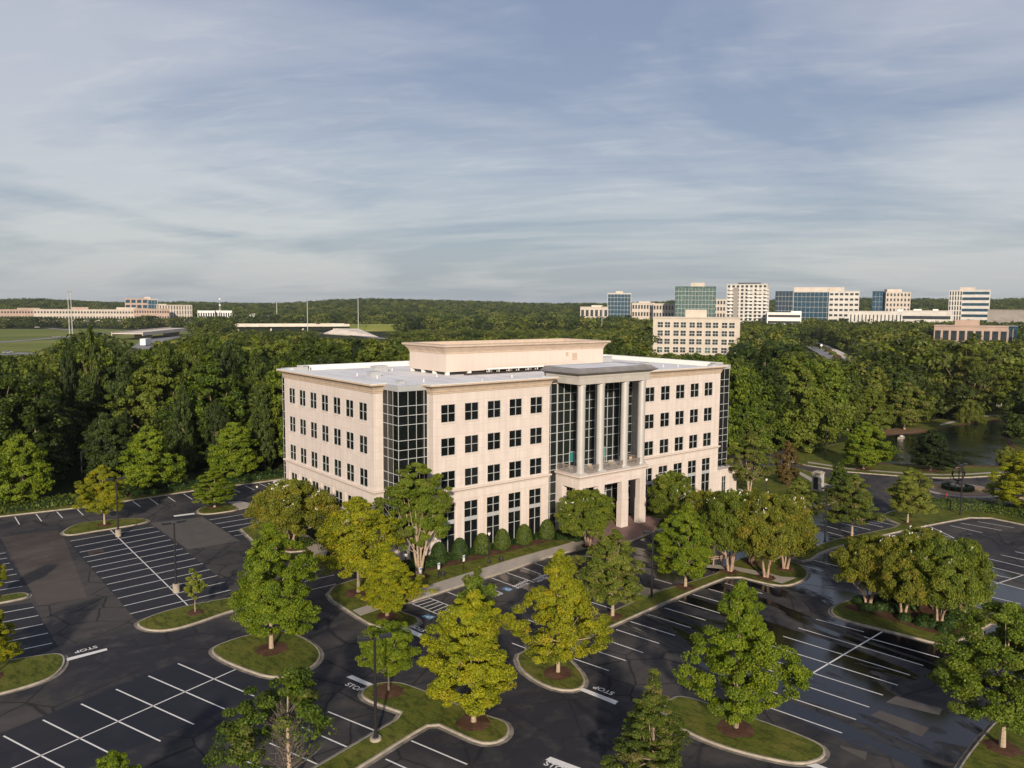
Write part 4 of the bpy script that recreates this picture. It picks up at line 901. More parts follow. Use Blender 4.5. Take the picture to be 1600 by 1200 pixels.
m = MB(); m.tube([(0, 0, 0), (0, 0, 1.9)], .05, 6); m.build('post', M['bronze'], e); m = MB(); m.box(-.2, -.06, 1.25, .2, -.03, 1.6); m.box(-.1, -.06, 1.0, .1, -.03, 1.24); m.build('plate', M['red'], e)
# fountain float
p = G(1408, 686); e = empty('pond_fountain', (p.x, p.y, .19), .3, 'pale floating fountain platform on the dark pond', 'fountain')
m = MB(); m.box(-1.4, -.6, 0, 1.4, .6, .3); m.build('float', M['concrete'], e); m = MB(); m.lathe([(.5, .3), (.45, .6), (.15, .75)], (.3, 0, 0), 12); m.build('nozzle_housing', M['portico'], e)
# footbridge on the far shore
A_, B_ = G(1541, 638), G(1590, 644); d_ = (B_-A_); L_ = d_.length; e = empty('footbridge', (A_.x, A_.y, .2), math.atan2(d_.y, d_.x), 'low pale railed footbridge on the far shore of the pond', 'footbridge')
m = MB(); m.box(0, -1, .9, L_, 1, 1.15); m.build('deck', M['concrete'], e)
m = MB()
for i in range(14): m.box(i*L_/13-.06, -1, 1.15, i*L_/13+.06, -.9, 2.1)
m.box(0, -1.02, 2.1, L_, -.88, 2.2); m.build('railing', M['white'], e)
# wooden bench rack by the myrtles
p = G(1120, 884); e = empty('timber_rail', (p.x, p.y, .16), -.35, 'reddish timber rail frame between the green tree and the myrtle trunks', 'rail')
for i in range(4): m = MB(); m.box(-1.5+i-.06, -.06, 0, -1.5+i+.06, .06, 1.0); m.build('post', M['bark_myrtle'], e)
m = MB(); m.box(-1.7, -.09, .93, 1.7, .09, 1.05); m.box(-1.6, -.05, .68, 1.6, .05, .78); m.build('top_rail', M['bark_myrtle'], e)
# inner footpath on island I
patch('path', GL([(1104, 884), (1140, 886), (1195, 896), (1220, 903), (1245, 905), (1222, 914), (1210, 911), (1190, 902), (1140, 892), (1104, 889)]), .175, M['walk'])

# ================================================================== GARDEN PLANTS
cones = [(857, 842, 50), (828, 853, 46), (794, 861, 42), (761, 868, 40), (726, 876, 38), (694, 884, 36), (1010, 790, 30)]
where = ['next to the entrance glazing', 'second from the entrance glazing', 'third from the entrance glazing', 'behind the lantern lamp post', 'behind the sign on its own', 'nearest the corner tree', '']
for i, (px, py, hp) in enumerate(cones[:6]):
    p = G(px, py, .15); shrub('topiary_shrub', (p.x, -1.35+.03*i, .13), 1.05, 2.6, L['hedge_light'] if i < 4 else L['hedge'], f'egg shaped clipped evergreen against the front wall, {where[i]}', 'shrub', 'egg shaped shrubs along the front wall', 2600, .085, i+3, cone=True)
for i in range(5):
    a = front_l[i]+.1; hedge('hedge', [(a, -.75), (a+WW-.1, -.75)], .9, .75, L['hedge'], f'low dark box hedge under the tall ground window, bay {["nearest the corner", "second from the corner", "at the centre of the wing", "fourth from the corner", "nearest the entrance"][i]}', group='low box hedges below the front windows', seed=20+i)
patch('mulch', [(.2, -.02), (23.8, -.02), (23.8, -2.5), (14, -2.75), (6, -2.9), (.4, -2.6)], .17, M['mulch'], hgt=.1)
hedge('hedge', [(.2, -1.2), (5.2, -1.3)], 1.6, 1.1, L['hedge'], 'dark unclipped hedge at the foot of the building corner', seed=31)
hedge('hedge', [(-1.2, 6), (-1.3, 28)], 1.5, .9, L['hedge'], 'long dark hedge at the foot of the side wall', seed=32)
patch('mulch', [(-.02, 1), (-.02, 33), (-4.4, 28), (-4.6, 15), (-2.2, 11), (-1.5, 2)], .168, M['mulch'], hgt=.1)
hedge('hedge', [(23, -2.2), (25.0, -2.6), (25.2, -5)], 1.7, 1.0, L['hedge'], 'dark rounded hedge between the lawn and the brick forecourt', seed=33)
hedge('hedge', [(43, -1.3), (60, -1.3)], 1.6, 1.0, L['hedge'], 'dark hedge along the wall beyond the brick forecourt', seed=34)
shrub('shrub', tuple(G(1042, 826, .1)), 1.3, 1.5, L['hedge'], 'dark round shrub at the edge of the brick forecourt', seed=35)
q0 = G(464, 853); hedge('hedge', [(q0.x-1.0, q0.y+2.2), (q0.x+.6, q0.y+1.2), (q0.x+1.2, q0.y-1.2), (q0.x-1.2, q0.y-1.6)], 1.0, .8, L['hedge_light'], 'small green hedge curled around the myrtle beside the side path', seed=36)
hedge('hedge', [G(x, y).xy for x, y in ((1414, 792), (1440, 795), (1470, 796), (1500, 797), (1540, 800), (1580, 806), (1640, 816))], 2.2, 1.5, L['hedge_light'], 'long bright clipped hedge between the roundabout and the parking lot', seed=37, size=.14, dens=34)
hedge('hedge', [(-120, 58.6), (-34, 58.4), (-16.5, 58.2)], 3.4, 1.1, L['hedge_light'], 'long low green hedge behind the rear kerb, from the picture edge to the yellow tree', seed=38, size=.2, dens=16)
hedge('hedge', [(-15, 58.2), (10, 57.8)], 3.0, .9, L['hedge'], 'low dark hedge behind the rear kerb towards the office building', seed=39, size=.2, dens=16)
patch('mulch', [(-150, 56.6), (60, 56.6), (60, 62), (-150, 62)], .176, M['mulch'])
# shrub bed under the four myrtles
patch('mulch', GL([(1318, 950), (1350, 940), (1400, 926), (1438, 922), (1488, 938), (1515, 952), (1540, 965), (1512, 988), (1478, 997), (1430, 984), (1370, 965), (1330, 956)]), .178, M['mulch'])
g_ = random.Random(11); L_bed = GL([(1322, 950), (1350, 941), (1400, 927), (1438, 924), (1480, 938), (1508, 953), (1490, 984), (1475, 990), (1430, 976), (1370, 958)])
cnt = 0
for i in range(260):
    x = g_.uniform(min(p.x for p in L_bed), max(p.x for p in L_bed)); y = g_.uniform(min(p.y for p in L_bed), max(p.y for p in L_bed))
    if inside((x, y), L_bed) and cnt < 34:
        cnt += 1; shrub('bed_shrub', (x, y, .16), g_.uniform(.7, 1.0), g_.uniform(.6, .85), L['hedge'], 'low dark green shrub in the bed under the pale trunked myrtles', 'shrub', 'low shrubs under the four myrtles', 330, .11, 100+i)
# meshes ------------------------------------------------------------
TM = tree_meshes
TM('maple_a', 'ovate', 1.7, 8.0, 3.6, 300, 94640, 0.074, 1, tr=.17, puff=0.175, spike=5, lop=.26, flat=.55)
TM('maple_b', 'ovate', 1.9, 7.6, 3.4, 290, 91000, 0.074, 2, tr=.17, puff=0.175, spike=4, lop=.34, flat=.5)
TM('maple_e', 'leader', 1.7, 8.4, 3.6, 270, 83720, 0.074, 31, tr=.17, puff=.175, spike=4, lop=.28, flat=.55)
TM('maple_c', 'egg', 2.2, 6.8, 3.2, 260, 80080, 0.074, 3, tr=.15, puff=0.19, lop=.3, flat=.55)
TM('maple_d', 'cone', 1.5, 8.6, 3.5, 300, 87360, 0.071, 4, tr=.16, puff=0.165, lop=.25, flat=.5, spike=5, shell=.55)
TM('round_a', 'round', 1.9, 5.2, 2.7, 200, 61879, 0.063, 5, tr=.1, puff=0.2, lop=.2, flat=.65)
TM('corner_tree', 'oval', 4.0, 9.2, 3.8, 240, 83720, 0.084, 6, stems=4, tr=.17, spread=.45, puff=0.18, lop=.3, nb=26, flat=.6)
TM('cypress', 'cone', .6, 8.4, 2.9, 330, 94640, 0.053, 7, tr=.14, puff=0.14, lop=.3, flat=.38, spike=7, shell=.5, nb=26)
TM('myrtle_a', 'dome', 1.7, 3.4, 3.9, 320, 94640, 0.063, 8, stems=4, tr=.15, spread=.42, puff=0.17, lop=.2, nb=22, flat=.5)
TM('myrtle_b', 'dome', 1.6, 3.7, 3.5, 300, 87360, 0.063, 9, stems=3, tr=.15, spread=.38, puff=0.18, lop=.25, nb=22, flat=.5)
TM('sapling', 'oval', 1.5, 2.9, .85, 34, 2600, 0.11, 10, tr=.045, puff=.34, lop=.2)
TM('bushy', 'oval', .5, 3.4, 1.5, 50, 7000, 0.12, 12, tr=.07, puff=.34, lop=.3)
TM('airy', 'oval', 2.2, 7.2, 3.5, 170, 40040, 0.078, 13, stems=3, tr=.14, spread=.3, puff=0.19, lop=.4, nb=30, flat=.5)
TM('pond_maple', 'egg', 1.2, 8.6, 4.3, 300, 46800, 0.142, 14, tr=.2, puff=0.18, lop=.2, flat=.5)
TM('willow', 'dome', 1.5, 7, 4.2, 160, 16000, 0.16, 15, tr=.2, puff=0.2, lop=.2, flat=1.3, droop=.25)
TM('column', 'oval', .6, 8, 2.2, 180, 18000, 0.14, 16, tr=.12, puff=0.2, lop=.25)
BASE = {k: v for k, v in dict(maple_a=(9.7, 3.6), maple_b=(9.5, 3.4), maple_c=(9.0, 3.2), maple_d=(10.1, 3.5), round_a=(7.1, 2.7), corner_tree=(13.2, 3.8), cypress=(9.0, 2.9), myrtle_a=(5.7, 3.9), myrtle_b=(5.8, 3.5), sapling=(4.4, .85), bushy=(3.9, 1.5), airy=(9.4, 3.5), pond_maple=(10.2, 4.3), willow=(8.5, 4.2), column=(8.6, 2.2)).items()}
def lot_tree(name, key, px, py, top, wpx, leaf, bark, label, group=None, flowers=0, mulch=1.4, rz=None, cat='tree', z=.15):
    p = G(px, py, z); h = z_at(p.x, p.y, top)-z; dz = PJ((p.x, p.y, 3))[2]; w = wpx/FPX*dz/2; H0, R0 = MEAS[key]
    e = put_tree(name, key, (p.x, p.y, z), h/H0, rz if rz is not None else (px*.37) % 6.28, L[leaf], M[bark], label, cat, group, flowers, sxy=w/R0)
    if mulch: disc(p.x, p.y, mulch, .165, int(px))
    return e
LT = lot_tree; gl_ = 'trees planted on the kerbed islands'
LT('maple_tree', 'maple_a', 740, 1129, 925, 168, 'yellow', 'bark_light', 'large yellow green maple on the paved lot island below the building, tall pale trunk', gl_, mulch=1.5)
LT('maple_tree', 'maple_e', 872, 1051, 862, 150, 'gold', 'bark_light', 'yellow green maple with orange patches beside the stop line', gl_, mulch=1.5)
LT('maple_tree', 'maple_b', 957, 963, 829, 118, 'olive', 'bark_light', 'grey green maple on the grass strip before the brick forecourt', gl_, rz=2.0, mulch=1.2)
LT('maple_tree', 'maple_a', 1071, 917, 789, 106, 'lime', 'bark_light', 'green maple on the grass strip beside the timber rail', gl_, rz=4.0, mulch=1.2)
LT('maple_tree', 'maple_d', 605, 963, 851, 96, 'yellow', 'bark', 'yellow green maple on the small rounded island at the end of the accessible bays', gl_, mulch=1.3)
LT('maple_tree', 'maple_c', 560, 926, 778, 140, 'gold', 'bark', 'broad golden green maple by the side wall and the stalls', gl_, mulch=1.7)
LT('corner_tree', 'corner_tree', 655, 900, 724, 116, 'green', 'bark_light', 'tall green tree with several bare stems at the glass corner of the building', mulch=1.5)
LT('maple_tree', 'maple_a', 424, 1014, 820, 150, 'lime', 'bark_light', 'big bright green maple on the grass island with the wide kerb', gl_, mulch=1.7, rz=1.1)
LT('maple_tree', 'round_a', 607, 1080, 974, 86, 'lime', 'bark_light', 'small round bright green maple behind the tall lamp post', gl_, mulch=1.5)
LT('maple_tree', 'maple_e', 1150, 1138, 912, 186, 'lime', 'bark', 'large green maple with a thin sandy top on the curved island', gl_, mulch=1.6, rz=2.6)
LT('cypress_tree', 'cypress', 1018, 1232, 1048, 172, 'olive', 'bark', 'feathery conical green tree at the lower edge between stop lines', gl_, mulch=0)
LT('maple_tree', 'maple_c', 1566, 1168, 945, 215, 'green', 'bark_light', 'spreading dark green maple on the corner island with the diagonal kerb', gl_, mulch=1.4, rz=.5)
LT('crape_myrtle', 'myrtle_a', 455, 856, 750, 134, 'myrtle', 'bark_myrtle', 'broad bronze green myrtle with white blossom beside the side wall', 'crape myrtles around the building', 46, 1.4)
LT('crape_myrtle', 'myrtle_b', 919, 853, 766, 102, 'myrtle_green', 'bark_myrtle', 'round green myrtle with white blossom before the entrance podium', 'crape myrtles around the building', 26, 1.2)
LT('crape_myrtle', 'myrtle_b', 1047, 822, 738, 92, 'myrtle_green', 'bark_myrtle', 'dark green myrtle with white blossom right after the entrance podium', 'crape myrtles around the building', 30, 1.2, rz=2)
LT('crape_myrtle', 'myrtle_a', 1141, 893, 770, 112, 'myrtle_green', 'bark_myrtle', 'green myrtle with white blossom beside the timber rail', 'crape myrtles around the building', 34, 1.3, rz=1)
LT('crape_myrtle', 'myrtle_a', 1197, 902, 772, 120, 'myrtle', 'bark_myrtle', 'bronze tinted myrtle nearest the wet lane on the long island', 'crape myrtles around the building', 26, 1.4, rz=3)
LT('crape_myrtle', 'myrtle_b', 1227, 889, 778, 118, 'myrtle', 'bark_myrtle', 'bronze tinted myrtle at the rounded tip of the long island', 'crape myrtles around the building', 30, 1.3, rz=5)
LT('crape_myrtle', 'myrtle_b', 1174, 879, 768, 100, 'myrtle', 'bark_myrtle', 'myrtle with a dark trunk behind the other three on the long island', 'crape myrtles around the building', 20, 1.2, rz=4.2)
LT('crape_myrtle', 'myrtle_b', 1110, 868, 768, 90, 'myrtle', 'bark_myrtle', 'bronze myrtle tucked behind the green maple and the rail', 'crape myrtles around the building', 16, 0, rz=.6)
gm = 'four myrtles on the shrub bed island'
LT('crape_myrtle', 'myrtle_a', 1356, 949, 838, 112, 'myrtle', 'bark_myrtle', 'pale trunked myrtle at the narrow end of the shrub bed island', gm, 6, 0)
LT('crape_myrtle', 'myrtle_b', 1410, 965, 838, 120, 'myrtle', 'bark_myrtle', 'pale trunked myrtle, second along the shrub bed island', gm, 14, 0, rz=1.2)
LT('crape_myrtle', 'myrtle_a', 1466, 979, 842, 126, 'myrtle_green', 'bark_myrtle', 'two stemmed green myrtle at the front of the shrub bed island', gm, 12, 0, rz=3.3)
LT('crape_myrtle', 'myrtle_b', 1503, 962, 846, 104, 'myrtle_green', 'bark_myrtle', 'shaded myrtle at the broad end of the shrub bed island', gm, 4, 0, rz=5)
LT('crape_myrtle', 'myrtle_a', 1437, 930, 826, 118, 'myrtle', 'bark_myrtle', 'myrtle crowned with white blossom at the back of the shrub bed island', gm, 40, 0, rz=4.4)
LT('maple_tree', 'maple_c', 1331, 838, 741, 92, 'olive', 'bark_light', 'grey green maple on the narrow verge beside the wet stalls', gl_, mulch=.8, rz=2)
LT('maple_tree', 'maple_c', 1418, 817, 732, 78, 'olive', 'bark_light', 'grey green maple on the grass lobe before the roundabout', gl_, mulch=.9, rz=4)
LT('maple_tree', 'maple_b', 1592, 806, 706, 112, 'yellow', 'bark_light', 'bright yellow green maple at the picture edge beside the roundabout hedge', gl_, mulch=1.2, rz=4.9)
LT('maple_tree', 'maple_c', 163.5, 820, 728, 78, 'gold', 'bark_light', 'yellow tree on the pale grass island behind the striped bays', gl_, mulch=1.2, rz=1)
LT('maple_tree', 'maple_d', 335.5, 793, 724, 66, 'lime', 'bark_light', 'light green tree on the small island by the concrete apron', gl_, mulch=1.1, rz=2)
LT('sapling', 'sapling', 305, 957, 889, 32, 'olive', 'bark_light', 'slim young tree in a ring of mulch on the long grass island', None, mulch=1.0)
LT('maple_tree', 'maple_b', -16, 1058, 946, 100, 'gold', 'bark_light', 'golden yellow tree cut by the picture edge beside the first stop line', gl_, mulch=1.2, rz=3)
LT('maple_tree', 'round_a', -12, 935, 880, 40, 'yellow', 'bark_light', 'small yellow tree at the picture edge on the far grass island', gl_, mulch=1, rz=3)
LT('young_tree', 'bushy', 742, 975, 889, 66, 'green', 'bark', 'small dark green tree behind the big yellow maple at the accessible bays', None, mulch=0)
LT('maple_tree', 'maple_c', 180, 1330, 1176, 130, 'lime', 'bark_light', 'green tree top rising at the very bottom of the picture', gl_, mulch=0)
LT('maple_tree', 'airy', 1170, 771, 674, 78, 'olive', 'bark_light', 'olive tree with a forked pale trunk beside the office building', None, mulch=1.5, rz=1)
LT('column_tree', 'column', 1231, 757, 690, 36, 'brown', 'bark', 'narrow bronze leaved tree standing before the dark wood by the drive', None, mulch=1.2)
LT('maple_tree', 'maple_c', 1246, 822, 748, 66, 'olive', 'bark_light', 'light green tree behind the bronze myrtles', gl_, mulch=0, rz=5)
LT('maple_tree', 'maple_b', 1308, 790, 722, 44, 'green', 'bark', 'slender green tree beside the stone pillar', gl_, mulch=0, rz=5)
gp = 'trees around the pond'
LT('pond_maple', 'pond_maple', 1349, 733, 660, 74, 'lime', 'bark', 'bright green round tree on the near bank of the pond', gp, mulch=2)
LT('pond_maple', 'pond_maple', 1454, 735, 672, 72, 'dark', 'bark', 'dark round tree on the near bank against the water', gp, mulch=2.2, rz=2)
LT('pond_maple', 'pond_maple', 1413, 671, 598, 66, 'olive', 'bark_light', 'pale trunked olive tree on the bare soil of the far bank', gp, mulch=0, rz=3)
LT('pond_maple', 'pond_maple', 1360, 676, 604, 70, 'wood', 'bark', 'dark rounded tree at the head of the pond', gp, mulch=0, rz=1)
LT('willow', 'willow', 1514, 660, 625, 44, 'olive', 'bark', 'drooping willow at the far edge of the pond', gp, mulch=0)
LT('willow', 'willow', 1572, 727, 698, 42, 'olive', 'bark', 'small drooping willow on the near edge of the pond by the bright glint', gp, mulch=0, rz=2)
LT('pond_maple', 'pond_maple', 1606, 700, 585, 90, 'dark', 'bark', 'very dark tall tree on the far side of the pond at the picture edge', gp, mulch=0, rz=2)
LT('pond_maple', 'pond_maple', 1602, 655, 560, 80, 'wood', 'bark', 'dark tree beyond the footbridge', gp, mulch=0, rz=.4)
LT('big_tree', 'airy', 1512, 648, 522, 112, 'olive', 'bark_light', 'tall pale spreading tree with visible branches behind the pond', gp, mulch=0, rz=.4)
gr_ = 'bright trees in a row along the rear hedge'
LT('rear_tree', 'pond_maple', 38, 788, 680, 94, 'lime', 'bark', 'rounded bright green tree along the rear hedge at the picture edge', gr_, mulch=0, rz=1)
LT('rear_tree', 'pond_maple', 233, 768, 667, 94, 'lime', 'bark', 'rounded bright green tree along the rear hedge beyond the yellow tree', gr_, mulch=0, rz=3)
LT('rear_tree', 'pond_maple', 366, 748, 661, 84, 'lime', 'bark', 'rounded bright green tree along the rear hedge nearest the office building', gr_, mulch=0, rz=5)
LT('rear_tree', 'pond_maple', 166, 752, 646, 84, 'dark', 'bark', 'dark rounded tree behind the yellow tree', gr_, mulch=0, rz=4)

# sparse half bare tree at the bottom
p = G(452, 1245, 0); P_, N_, T_, H_, cen_ = crown_pts('egg', 7.5, 4.1, 150, 30000, 77, puff=.19, lop=.3, flat=.55)
cl = np.array(cen_); a_ = P_; r2 = RT[:2]/np.hypot(*RT[:2]); side = a_[:, 0]*r2[0]+a_[:, 1]*r2[1]; vv = a_[:, 0]*FWD[0]+a_[:, 1]*FWD[1]
keep = ~((side < -3.4) & (a_[:, 2] > 5.2)) & ~((side > -.9) & (side < 2.3) & (a_[:, 2] < 4.6) & (np.random.default_rng(3).uniform(0, 1, len(a_)) < .93)); keep &= ~((side > .2) & (a_[:, 2] < 2.6))
P_ = P_[keep]; N_ = N_[keep]; T_ = T_[keep]; H_ = H_[keep]; P_[:, 2] += 2.3
h_ = (z_at(p.x, p.y, 1044))/9.9
e = empty('half_bare_tree', (p.x, p.y, 0), 0, 'green tree with dead grey twigs showing through its centre, beside the tall lamp post', 'tree'); e.scale = (.92, .92, h_)
link('crown', leaf_mesh('crown', P_, N_, .105, T_, H_, 5), L['green'], e)
tm_ = MB(); g_ = random.Random(9); tm_.tube([(0, 0, 0), (.05, 0, 2.2), (0, .05, 5), (.05, 0, 8.3)], [.2, .16, .1, .03], 8); tm_.build('trunk', M['bark_light'], e)
tw = MB()
for i in range(75):
    z0 = g_.uniform(1.8, 6.5); a = g_.uniform(0, 2*PI); l_ = g_.uniform(1.6, 3.3)*(1-.05*z0); el = g_.uniform(.2, .9); pts = [(0, 0, z0)]; q_ = Vector((0, 0, z0)); dd = Vector((math.cos(a)*math.cos(el), math.sin(a)*math.cos(el), math.sin(el)))
    for s_ in range(4): dd = (dd+Vector((g_.uniform(-.2, .2), g_.uniform(-.2, .2), g_.uniform(-.05, .2)))).normalized(); q_ = q_+dd*l_/4; pts.append(tuple(q_))
    tw.tube(pts, [.035, .026, .018, .012, .007], 4, False)
    for s_ in range(4):
        b_ = Vector(pts[g_.randint(1, 3)]); d2 = (dd+Vector((g_.uniform(-.9, .9), g_.uniform(-.9, .9), g_.uniform(-.2, .7)))).normalized(); tw.tube([b_, b_+d2*.45, b_+d2*1.0+Vector((0, 0, .1))], [.014, .010, .006], 3, False)
tw.build('dead_twigs', M['twig'], e)
# thin sandy leader on the big green maple
for (px, py, hh, kk) in ((1160, 1138, 0, 1),): pass

# ================================================================== DISTANT BUILDINGS AND ROADS
KEEP = []                                   # (x0, x1, lowest visible row, distance): what the woods leave in view
def frame_at(px, dist, rot=0.0):
    x, y = at(px, dist); b = math.atan2(x-CAM[0], y-CAM[1]); return x, y, -b+rot
def gridface(mb, o, u, n, w, h, nx, nz, ww, wh, z0=1.2, dep=.12):
    """nx x nz window panes proud of a face (o corner, u along, n outward)"""
    o, u, n = Vector(o), Vector(u), Vector(n)
    for j in range(nz):
        for i in range(nx):
            cx = (i+.5)*w/nx; c_z = z0+(j+.5)*(h-z0-.8)/nz
            mb.obox(o+u*(cx-ww/2)+Vector((0, 0, c_z-wh/2))-n*.1, u*ww, n*(dep+.1), (0, 0, wh))
def block(name, px0, px1, ytop, dist, label, style='grid', depth=24, rot=0.0, bodym='cream', floors=8, cols=8, vis=490, head=None, glassm='darkwin', cat='building', group=None, frac=1.0, wf=.6, hf=.55, extra=None):
    pc = (px0+px1)/2; x, y, a = frame_at(pc, dist, rot); zc = PJ((x, y, 10))[2]; zb = hill_h(x, y)
    tot = (px1-px0)/FPX*zc; w = (tot-depth*abs(math.sin(rot)))/math.cos(rot) if rot else tot
    h = z_at(x, y, ytop)-zb+.5
    e = empty(name, (x, y, zb-.5), a, label, cat, group); hw = w/2
    m = MB(); m.box(-hw, -depth/2, 0, hw, depth/2, h); m.build('body', M[bodym], e)
    zf = h/floors
    faces = [((-hw, -depth/2, 0), (1, 0, 0), (0, -1, 0), w, cols)]
    side = (hw, -1) if False else None
    if rot > 0: faces.append(((hw, -depth/2, 0), (0, 1, 0), (1, 0, 0), depth, max(2, int(cols*depth/w))))
    elif rot < 0: faces.append(((-hw, depth/2, 0), (0, -1, 0), (-1, 0, 0), depth, max(2, int(cols*depth/w))))
    if style in ('grid', 'band'):
        cnt_w = 0; left_ = MB()
        for o, u, n, fw, nc in faces:
            if style == 'grid':
                ww_ = fw/nc*wf; m = MB(); m.obox(-Vector(u)*ww_/2-Vector(n)*.1, Vector(u)*ww_, Vector(n)*.15, (0, 0, zf*hf)); wm_ = m.mesh('window'); wm_.materials.append(M[glassm])
                for j in reversed(range(floors)):
                    for i in range(nc):
                        loc_ = Vector(o)+Vector(u)*(i+.5)*fw/nc+Vector((0, 0, j*zf+zf*(.5-hf/2))); cnt_w += 1
                        if cnt_w <= 100: wo_ = bpy.data.objects.new('window', wm_); COL.objects.link(wo_); wo_.parent = e; wo_.location = loc_
                        else: left_.obox(loc_-Vector(u)*ww_/2-Vector(n)*.1, Vector(u)*ww_, Vector(n)*.15, (0, 0, zf*hf))
                continue
            for j in range(floors):
                m = MB(); z0 = j*zf
                if style == 'grid': gridface(m, (o[0], o[1], z0), u, n, fw, zf, nc, 1, fw/nc*wf, zf*hf, 0, .05)
                else: m.obox(Vector(o)+Vector(u)*fw*.03+Vector((0, 0, z0+zf*(.5-hf/2)))-Vector(n)*.1, Vector(u)*fw*.94, Vector(n)*.15, (0, 0, zf*hf))
                m.build('window_strip', M[glassm], e)
    if style == 'grid' and left_.v: tag(left_.build('window', M[glassm], e), kind='stuff')
    if style == 'curtain':
        for o, u, n, fw, nc in faces:
            m = MB(); m.obox(Vector(o)+Vector(u)*.6-Vector(n)*.1+Vector((0, 0, .5)), Vector(u)*(fw-1.2), Vector(n)*.3, (0, 0, h-1.4)); g = m.build('glass_facade', M[glassm], e)
            m = MB()
            for j in range(1, floors): m.obox(Vector(o)+Vector(u)*.6+Vector((0, 0, j*zf-.18)), Vector(u)*(fw-1.2), Vector(n)*.38, (0, 0, .36))
            for i in range(1, nc): m.obox(Vector(o)+Vector(u)*(i*fw/nc-.12)+Vector((0, 0, .5)), Vector(u)*.24, Vector(n)*.36, (0, 0, h-1.4))
            m.build('mullion', M['spandrel'], g)
    m = MB(); m.box(-hw-.15, -depth/2-.4, h, hw+.15, depth/2+.15, h+.7); m.build('parapet', M[bodym], e)
    for k_, (a0, a1, up, bm) in enumerate(head or []):
        m = MB(); zt = (ytop-up); hh = z_at(x, y, zt)-zb+.5; m.box(-hw+a0*w, -depth*.2, h+.5, -hw+a1*w, depth*.35, hh); m.build('roof_block', M[bm], e)
    KEEP.append((px0-2, px1+2, vis, dist)); return e, w, h
# neighbouring five storey office
e, w_, h_ = block('neighbour_office', 1021, 1149, 497, 487, 'pale five storey office block with paired windows beyond the main building', 'none', 30, 0, 'cream', 5, 5, 552, [(.37, .62, 13, 'cream')])
for j in range(5):
    zf = h_/5.35; z0 = .9+j*zf
    for b_ in range(5):
        for s_ in range(2):
            cx = -w_/2+w_*(.055+.185*b_+.0)+s_*w_*.083+w_*.03; f = MB(); f.box(cx-1.75, -15.16, z0, cx+1.75, -15.0, z0+zf*.72); fo = f.build('window', M['offwhite'], e)
            f = MB()
            for q_ in range(2):
                for r__ in range(2): f.box(cx-1.5+q_*1.55, -15.2, z0+.25+r__*(zf*.34), cx-.08+q_*1.58, -15.14, z0+.25+zf*.29+r__*(zf*.34))
            f.build('pane', M['darkwin'] if (j > 1 or (b_+s_) % 3) else M['glass_teal'], fo)
block('glass_tower', 947, 983, 459, 1150, 'slim blue glass tower with white side fins', 'curtain', 22, 0, 'offwhite', 9, 7, 488, [(.35, .65, 4, 'cream')], 'glass_blue')
block('glass_tower', 1052, 1113, 449, 1000, 'wide green glass office tower with a cream roof box', 'curtain', 30, -.0, 'glass_teal', 11, 12, 494, [(.38, .72, 7, 'cream')], 'glass_teal')
block('apartment_tower', 1132, 1196, 445, 980, 'white apartment tower with stacked balconies and a dark stripe', 'grid', 22, -.15, 'offwhite', 14, 9, 500, [(.25, .8, 3, 'black')], 'darkwin', wf=.55, hf=.62)
eb = COL.objects['apartment_tower']
for i, (c0, c1) in enumerate(((-.42, -.30), (.02, .14), (.22, .34), (.40, .5))):
    m = MB()
    for j in range(14): m.box(c0*50, -13.2, 1.0+j*4.0, c1*50, -11.1, 1.9+j*4.0)
    m.build('balcony_stack', M['white'], eb)
m = MB(); m.box(-15, -11.6, 0, -9.5, -11, 56); m.build('dark_stripe', M['roofdark'], eb)
block('glass_tower', 1207, 1237, 456, 1300, 'short blue glass block tucked behind the long white office', 'curtain', 30, 0, 'glass_blue', 8, 6, 484, None, 'glass_blue')
block('long_office', 1236, 1291, 456, 1150, 'long office block, blue glass half, with the tall white roof box', 'curtain', 36, 0, 'offwhite', 8, 9, 492, [(.0, 1.0, 7, 'cream')], 'glass_blue')
block('long_office', 1291, 1334, 456, 1149, 'long white office block half with rows of small windows', 'grid', 36, 0, 'offwhite', 8, 6, 492, [(.0, .5, 7, 'cream')], wf=.68, hf=.42)
block('stone_tower', 1357, 1372, 456, 1249, 'narrow blue glass wing of the cream stone tower', 'curtain', 26, 0, 'glass_blue', 8, 3, 488, None, 'glass_blue')
block('stone_tower', 1371, 1413, 457, 1250, 'cream stone office tower with deep square windows', 'grid', 28, .25, 'cream', 8, 7, 490, [(.1, .7, 5, 'cream')], wf=.5, hf=.55)
block('corner_tower', 1476, 1494, 455, 1180, 'cream tower wing with narrow upright windows', 'grid', 30, 0, 'offwhite', 9, 5, 490, None, wf=.5, hf=.8)
block('corner_tower', 1494, 1535, 454, 1181, 'cream tower with continuous blue glass bands', 'band', 30, 0, 'offwhite', 8, 5, 490, [(-.0, .5, 5, 'cream')], 'glass_blue', hf=.5)
block('low_office', 985, 1020, 474, 1080, 'low cream office row beside the blue glass tower', 'grid', 20, 0, 'cream', 4, 8, 486, [(.3, .8, 3, 'cream')])
block('low_office', 1018, 1054, 475, 1060, 'low cream office row in front of the green glass tower', 'grid', 20, 0, 'cream', 4, 8, 492, None)
block('low_office', 1112, 1134, 468, 1180, 'low cream office between the green tower and the apartment tower', 'grid', 20, 0, 'cream', 5, 5, 488, None)
block('low_house', 905, 948, 480, 1100, 'low pale villa roofs among the trees', 'grid', 16, 0, 'cream', 2, 6, 487, [(.4, .8, 3, 'offwhite')])
block('parking_deck', 1196, 1246, 489, 950, 'white open parking deck with dark slots', 'band', 30, 0, 'white', 4, 5, 504, [(.7, 1.0, 3, 'white')], 'black', hf=.4)
